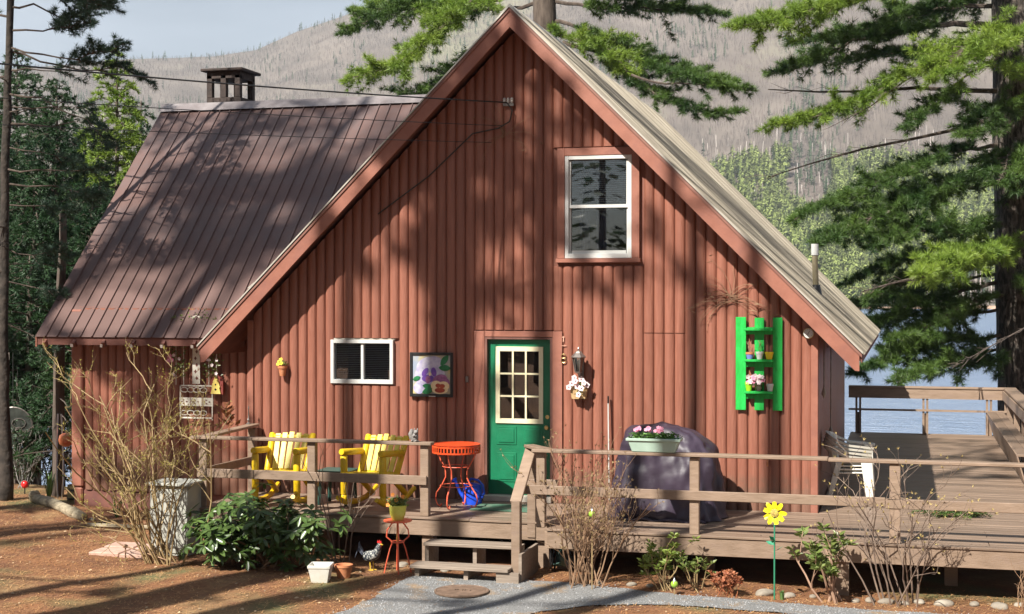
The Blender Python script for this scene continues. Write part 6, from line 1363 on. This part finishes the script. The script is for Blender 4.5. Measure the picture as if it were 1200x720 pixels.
# ================================================================== TREES BEHIND AND BESIDE THE CAMERA (they throw the shade)
SH = Vector((-.48, -1.0, 1.07))          # towards the sun per metre in front of the wall
def up_sun(wx, wz, t, wy=0): return Vector((wx-.48*t, wy-t, wz+1.07*t))
def shade_pine(label, wx, t, rad, clumps, seed, wy=0, zt=24, extra=5):
    """a tall pine whose trunk stands t metres towards the sun from wall spot wx; clumps: (wall x, wall z, radius) of its boughs' shade"""
    random.seed(seed); x, y_ = wx-.48*t, wy-t; zb = gz(x, y_); tt = thing('tall_pine', label, 'tree')
    trunk([(x, y_, zb-.3), (x+.02, y_, 8), (x, y_, 14), (x, y_, zt)], [rad*1.2, rad, rad*.85, .06], 12, M_bark, tt, .02)
    w_ = MB(); T = []
    for (cx, cz, cr) in clumps:
        c = up_sun(cx, cz, t+random.uniform(-.8, .8), wy); z_root = min(zt-.5, max(4.5, c.z-.12*(c-Vector((x, y_, c.z))).length)); root = Vector((x, y_, z_root)); d = (c-root); dn = d.normalized() if d.length > .1 else Vector((1, 0, 0))
        w_.tube([root, root.lerp(c, .5)+Vector((0, 0, .15)), c], [.05, .035, .02], 5)
        for k in range(max(2, int(cr*5))):
            a = random.uniform(0, 6.28); e = c+Vector((math.cos(a)*cr, math.sin(a)*cr, random.uniform(-.35, .35)*cr)); limb(w_, T, [c, c.lerp(e, .5)+Vector((0, 0, .05)), e], .018, min(.5, cr*.55), .10, .05, .06, thin=True)
    for k in range(extra):
        a = random.uniform(0, 6.28); z_ = random.uniform(zt-5, zt-.5); e = Vector((x+math.cos(a)*2, y_+math.sin(a)*2, z_+.2)); limb(w_, T, [(x, y_, z_), e], .04, .7, .16, .2, .1, thin=True)
    finish(tt, w_, T, 12, .13, .030, M_needle); return tt
shade_pine('tall thick pine out of frame at the left front shading the wall by the picture', -.88, 12.0, .38, [(-1.3, 4.9, .9), (-.6, 4.9, .7), (-1.9, 4.2, .7), (-.7, 3.9, .6), (.15, 3.4, .4), (-.3, 2.7, .4), (-1.3, 3.5, .6), (-1.9, 2.95, .35), (.95, 2.62, .28), (1.45, 2.75, .25), (.05, 5.2, .4), (.2, 4.3, .35), (-1.6, 4.5, .6), (-1.0, 4.3, .6), (-.3, 4.5, .45), (-.95, 2.2, .3), (.55, 4.6, .4), (.5, 3.8, .3), (1.0, 4.9, .3), (-.9, 3.0, .5), (-.5, 5.5, .4), (-.2, 3.9, .4), (-.1, 5.0, .4), (.6, 3.2, .25), (.65, 4.1, .25)], 201)
shade_pine('second tall pine out of frame at the left front shading the wall above the door', .33, 13.0, .19, [(.3, 3.9, .25), (1.75, 3.3, .25), (2.1, 2.75, .28), (-.4, 1.5, .22)], 202)
shade_pine('slender pine out of frame at the left front shading the wall by the shelf', 2.28, 12.5, .11, [(2.45, 2.5, .22), (5.3, 3.2, .5)], 203)
shade_pine('tall pine out of frame at the far left whose boughs dapple the wing roof', -5.2, 24.0, .2, [(-6.3, 4.4, .55), (-5.7, 3.4, .55), (-5.0, 2.9, .4), (-6.9, 3.3, .4), (-4.6, 4.6, .7), (-5.4, 5.2, .6), (-4.0, 3.8, .7), (-6.5, 2.2, .35), (-3.4, 5.0, .7), (-4.7, 2.2, .35), (-6.4, .4, .4), (-6.0, -.4, .5), (-5.2, .1, .3), (-4.5, .5, .3), (-6.9, 2.2, .5), (-5.8, 4.6, .5), (-4.9, 3.6, .5), (-3.9, 4.6, .5), (-6.0, 5.2, .6), (-5.0, 5.4, .6), (-4.2, 5.4, .6), (-3.2, 4.4, .6), (-3.6, 3.6, .5), (-4.3, 3.1, .45), (-5.4, 2.6, .4), (-6.3, 3.9, .45), (-2.6, 5.4, .6), (-7.0, 2.8, .35), (-4.5, 2.9, .5), (-5.9, 4.1, .5), (-3.0, 4.9, .6), (-5.0, 4.6, .5)], 204, wy=2.0, zt=34)
random.seed(33); shade_pine('tall broad pine out of frame beyond the left edge shading the wing roof', -4.2, 26, .2, [(-7.2+5.6*random.random(), 2.3+3.6*random.random(), .45) for _ in range(26)], 210, wy=2.2, zt=36)
shade_pine('pine out of frame at the left whose low boughs shade the wing wall', -5.35, 11, .17, [(-6.7, .4, .4), (-6.0, 1.1, .4), (-5.3, .3, .35), (-6.5, 1.3, .35), (-4.3, .3, .35), (-5.4, 1.3, .35), (-6.1, .0, .35), (-4.9, -.2, .3), (-3.6, .2, .3)], 209, wy=1.0)
shade_pine('pine out of frame beyond the left edge shading the yard in front of the wing', -8.2, 9.0, .16, [(-6.4, .6, .5), (-7.5, .2, .5), (-6.9, 1.6, .4), (-5.6, .9, .4), (-8.4, 1.0, .6)], 205, wy=-.5)
shade_pine('pine out of frame at the lower left throwing long shade across the foreground', -4.2, 10.0, .14, [(-3.6, -.4, .4), (-5.4, -.5, .4), (-2.4, -.7, .3), (-6.6, -.5, .4)], 206, wy=-3.9)
shade_pine('straight pine out of frame at the left shading the gravel before the steps', -1.0, 14.0, .13, [(.2, -.7, .3), (1.4, -.6, .3)], 207, wy=-3.3, zt=15.5, extra=0)
shade_pine('pine out of frame whose trunk shades the right deck boards', 5.2, 17, .14, [(5.9, .0, .4), (6.2, .2, .3), (5.6, .1, .25)], 208, wy=4.0)

# unseen woods added behind the camera to block low sky light; they show in the panes
random.seed(400); m1 = MB(); m2 = MB()
for i in range(95):
    az = R(random.uniform(-110, 110)); r_ = random.uniform(14, 34); x = CAM.x-2+math.sin(az)*r_*1.5; y_ = CAM.y-3-math.cos(az)*r_*.9
    if y_ > -16 and -16 < x < 26: continue
    zb = gz(x, y_); ds = abs(math.degrees(math.atan2(x-0, -y_))+25.6); H_ = random.uniform(16, 20) if ds < 20 else random.uniform(24, 31); m1.tube([(x, y_, zb-.3), (x, y_, zb+H_)], [.2, .03], 6)
    for k in range(520):
        f = random.random(); a = random.uniform(0, 6.28); rr_ = 2.6*(1-f)**.7*random.uniform(.3, 1.05)+.1; c = Vector((x+math.cos(a)*rr_, y_+math.sin(a)*rr_, zb+1.2+(H_-1)*f-rr_*.2)); s_ = random.uniform(.3, .6)
        d1 = Vector((math.cos(a), math.sin(a), -.25)); d2 = Vector((-math.sin(a), math.cos(a), random.uniform(-.3, .3))); m2.add([c+d1*s_, c+d2*s_*.5, c-d1*s_*.6, c-d2*s_*.5], [(0, 1, 2, 3)])
wd_ = thing('sky_blocking_woods', 'dense evergreen woods added outside the frame behind the photographer to block sky light', 'woods')
m1.build('trunks', M_bark, wd_, kind='stuff'); m2.build('foliage', M_hem, wd_, kind='stuff')
print('TRIS', sum(len(o.data.polygons) for o in bpy.data.objects if o.type == 'MESH'))

# ================================================================== AIR

HZ = .00012
if HZ > 0:
    hz = MB().box(-4200, 4200, -1500, 5000, -13, 1150).build('haze', None); hz['kind'] = 'stuff'; tag(hz, 'thin pale blue haze between the yard and the far mountainside', 'haze')
    m = bpy.data.materials.new('haze'); m.use_nodes = True; t = m.node_tree; t.nodes.clear(); o_ = t.nodes.new('ShaderNodeOutputMaterial'); v_ = t.nodes.new('ShaderNodeVolumePrincipled')
    v_.inputs['Color'].default_value = (.82, .90, 1, 1); v_.inputs['Density'].default_value = HZ; t.links.new(v_.outputs[0], o_.inputs['Volume']); hz.data.materials.append(m)
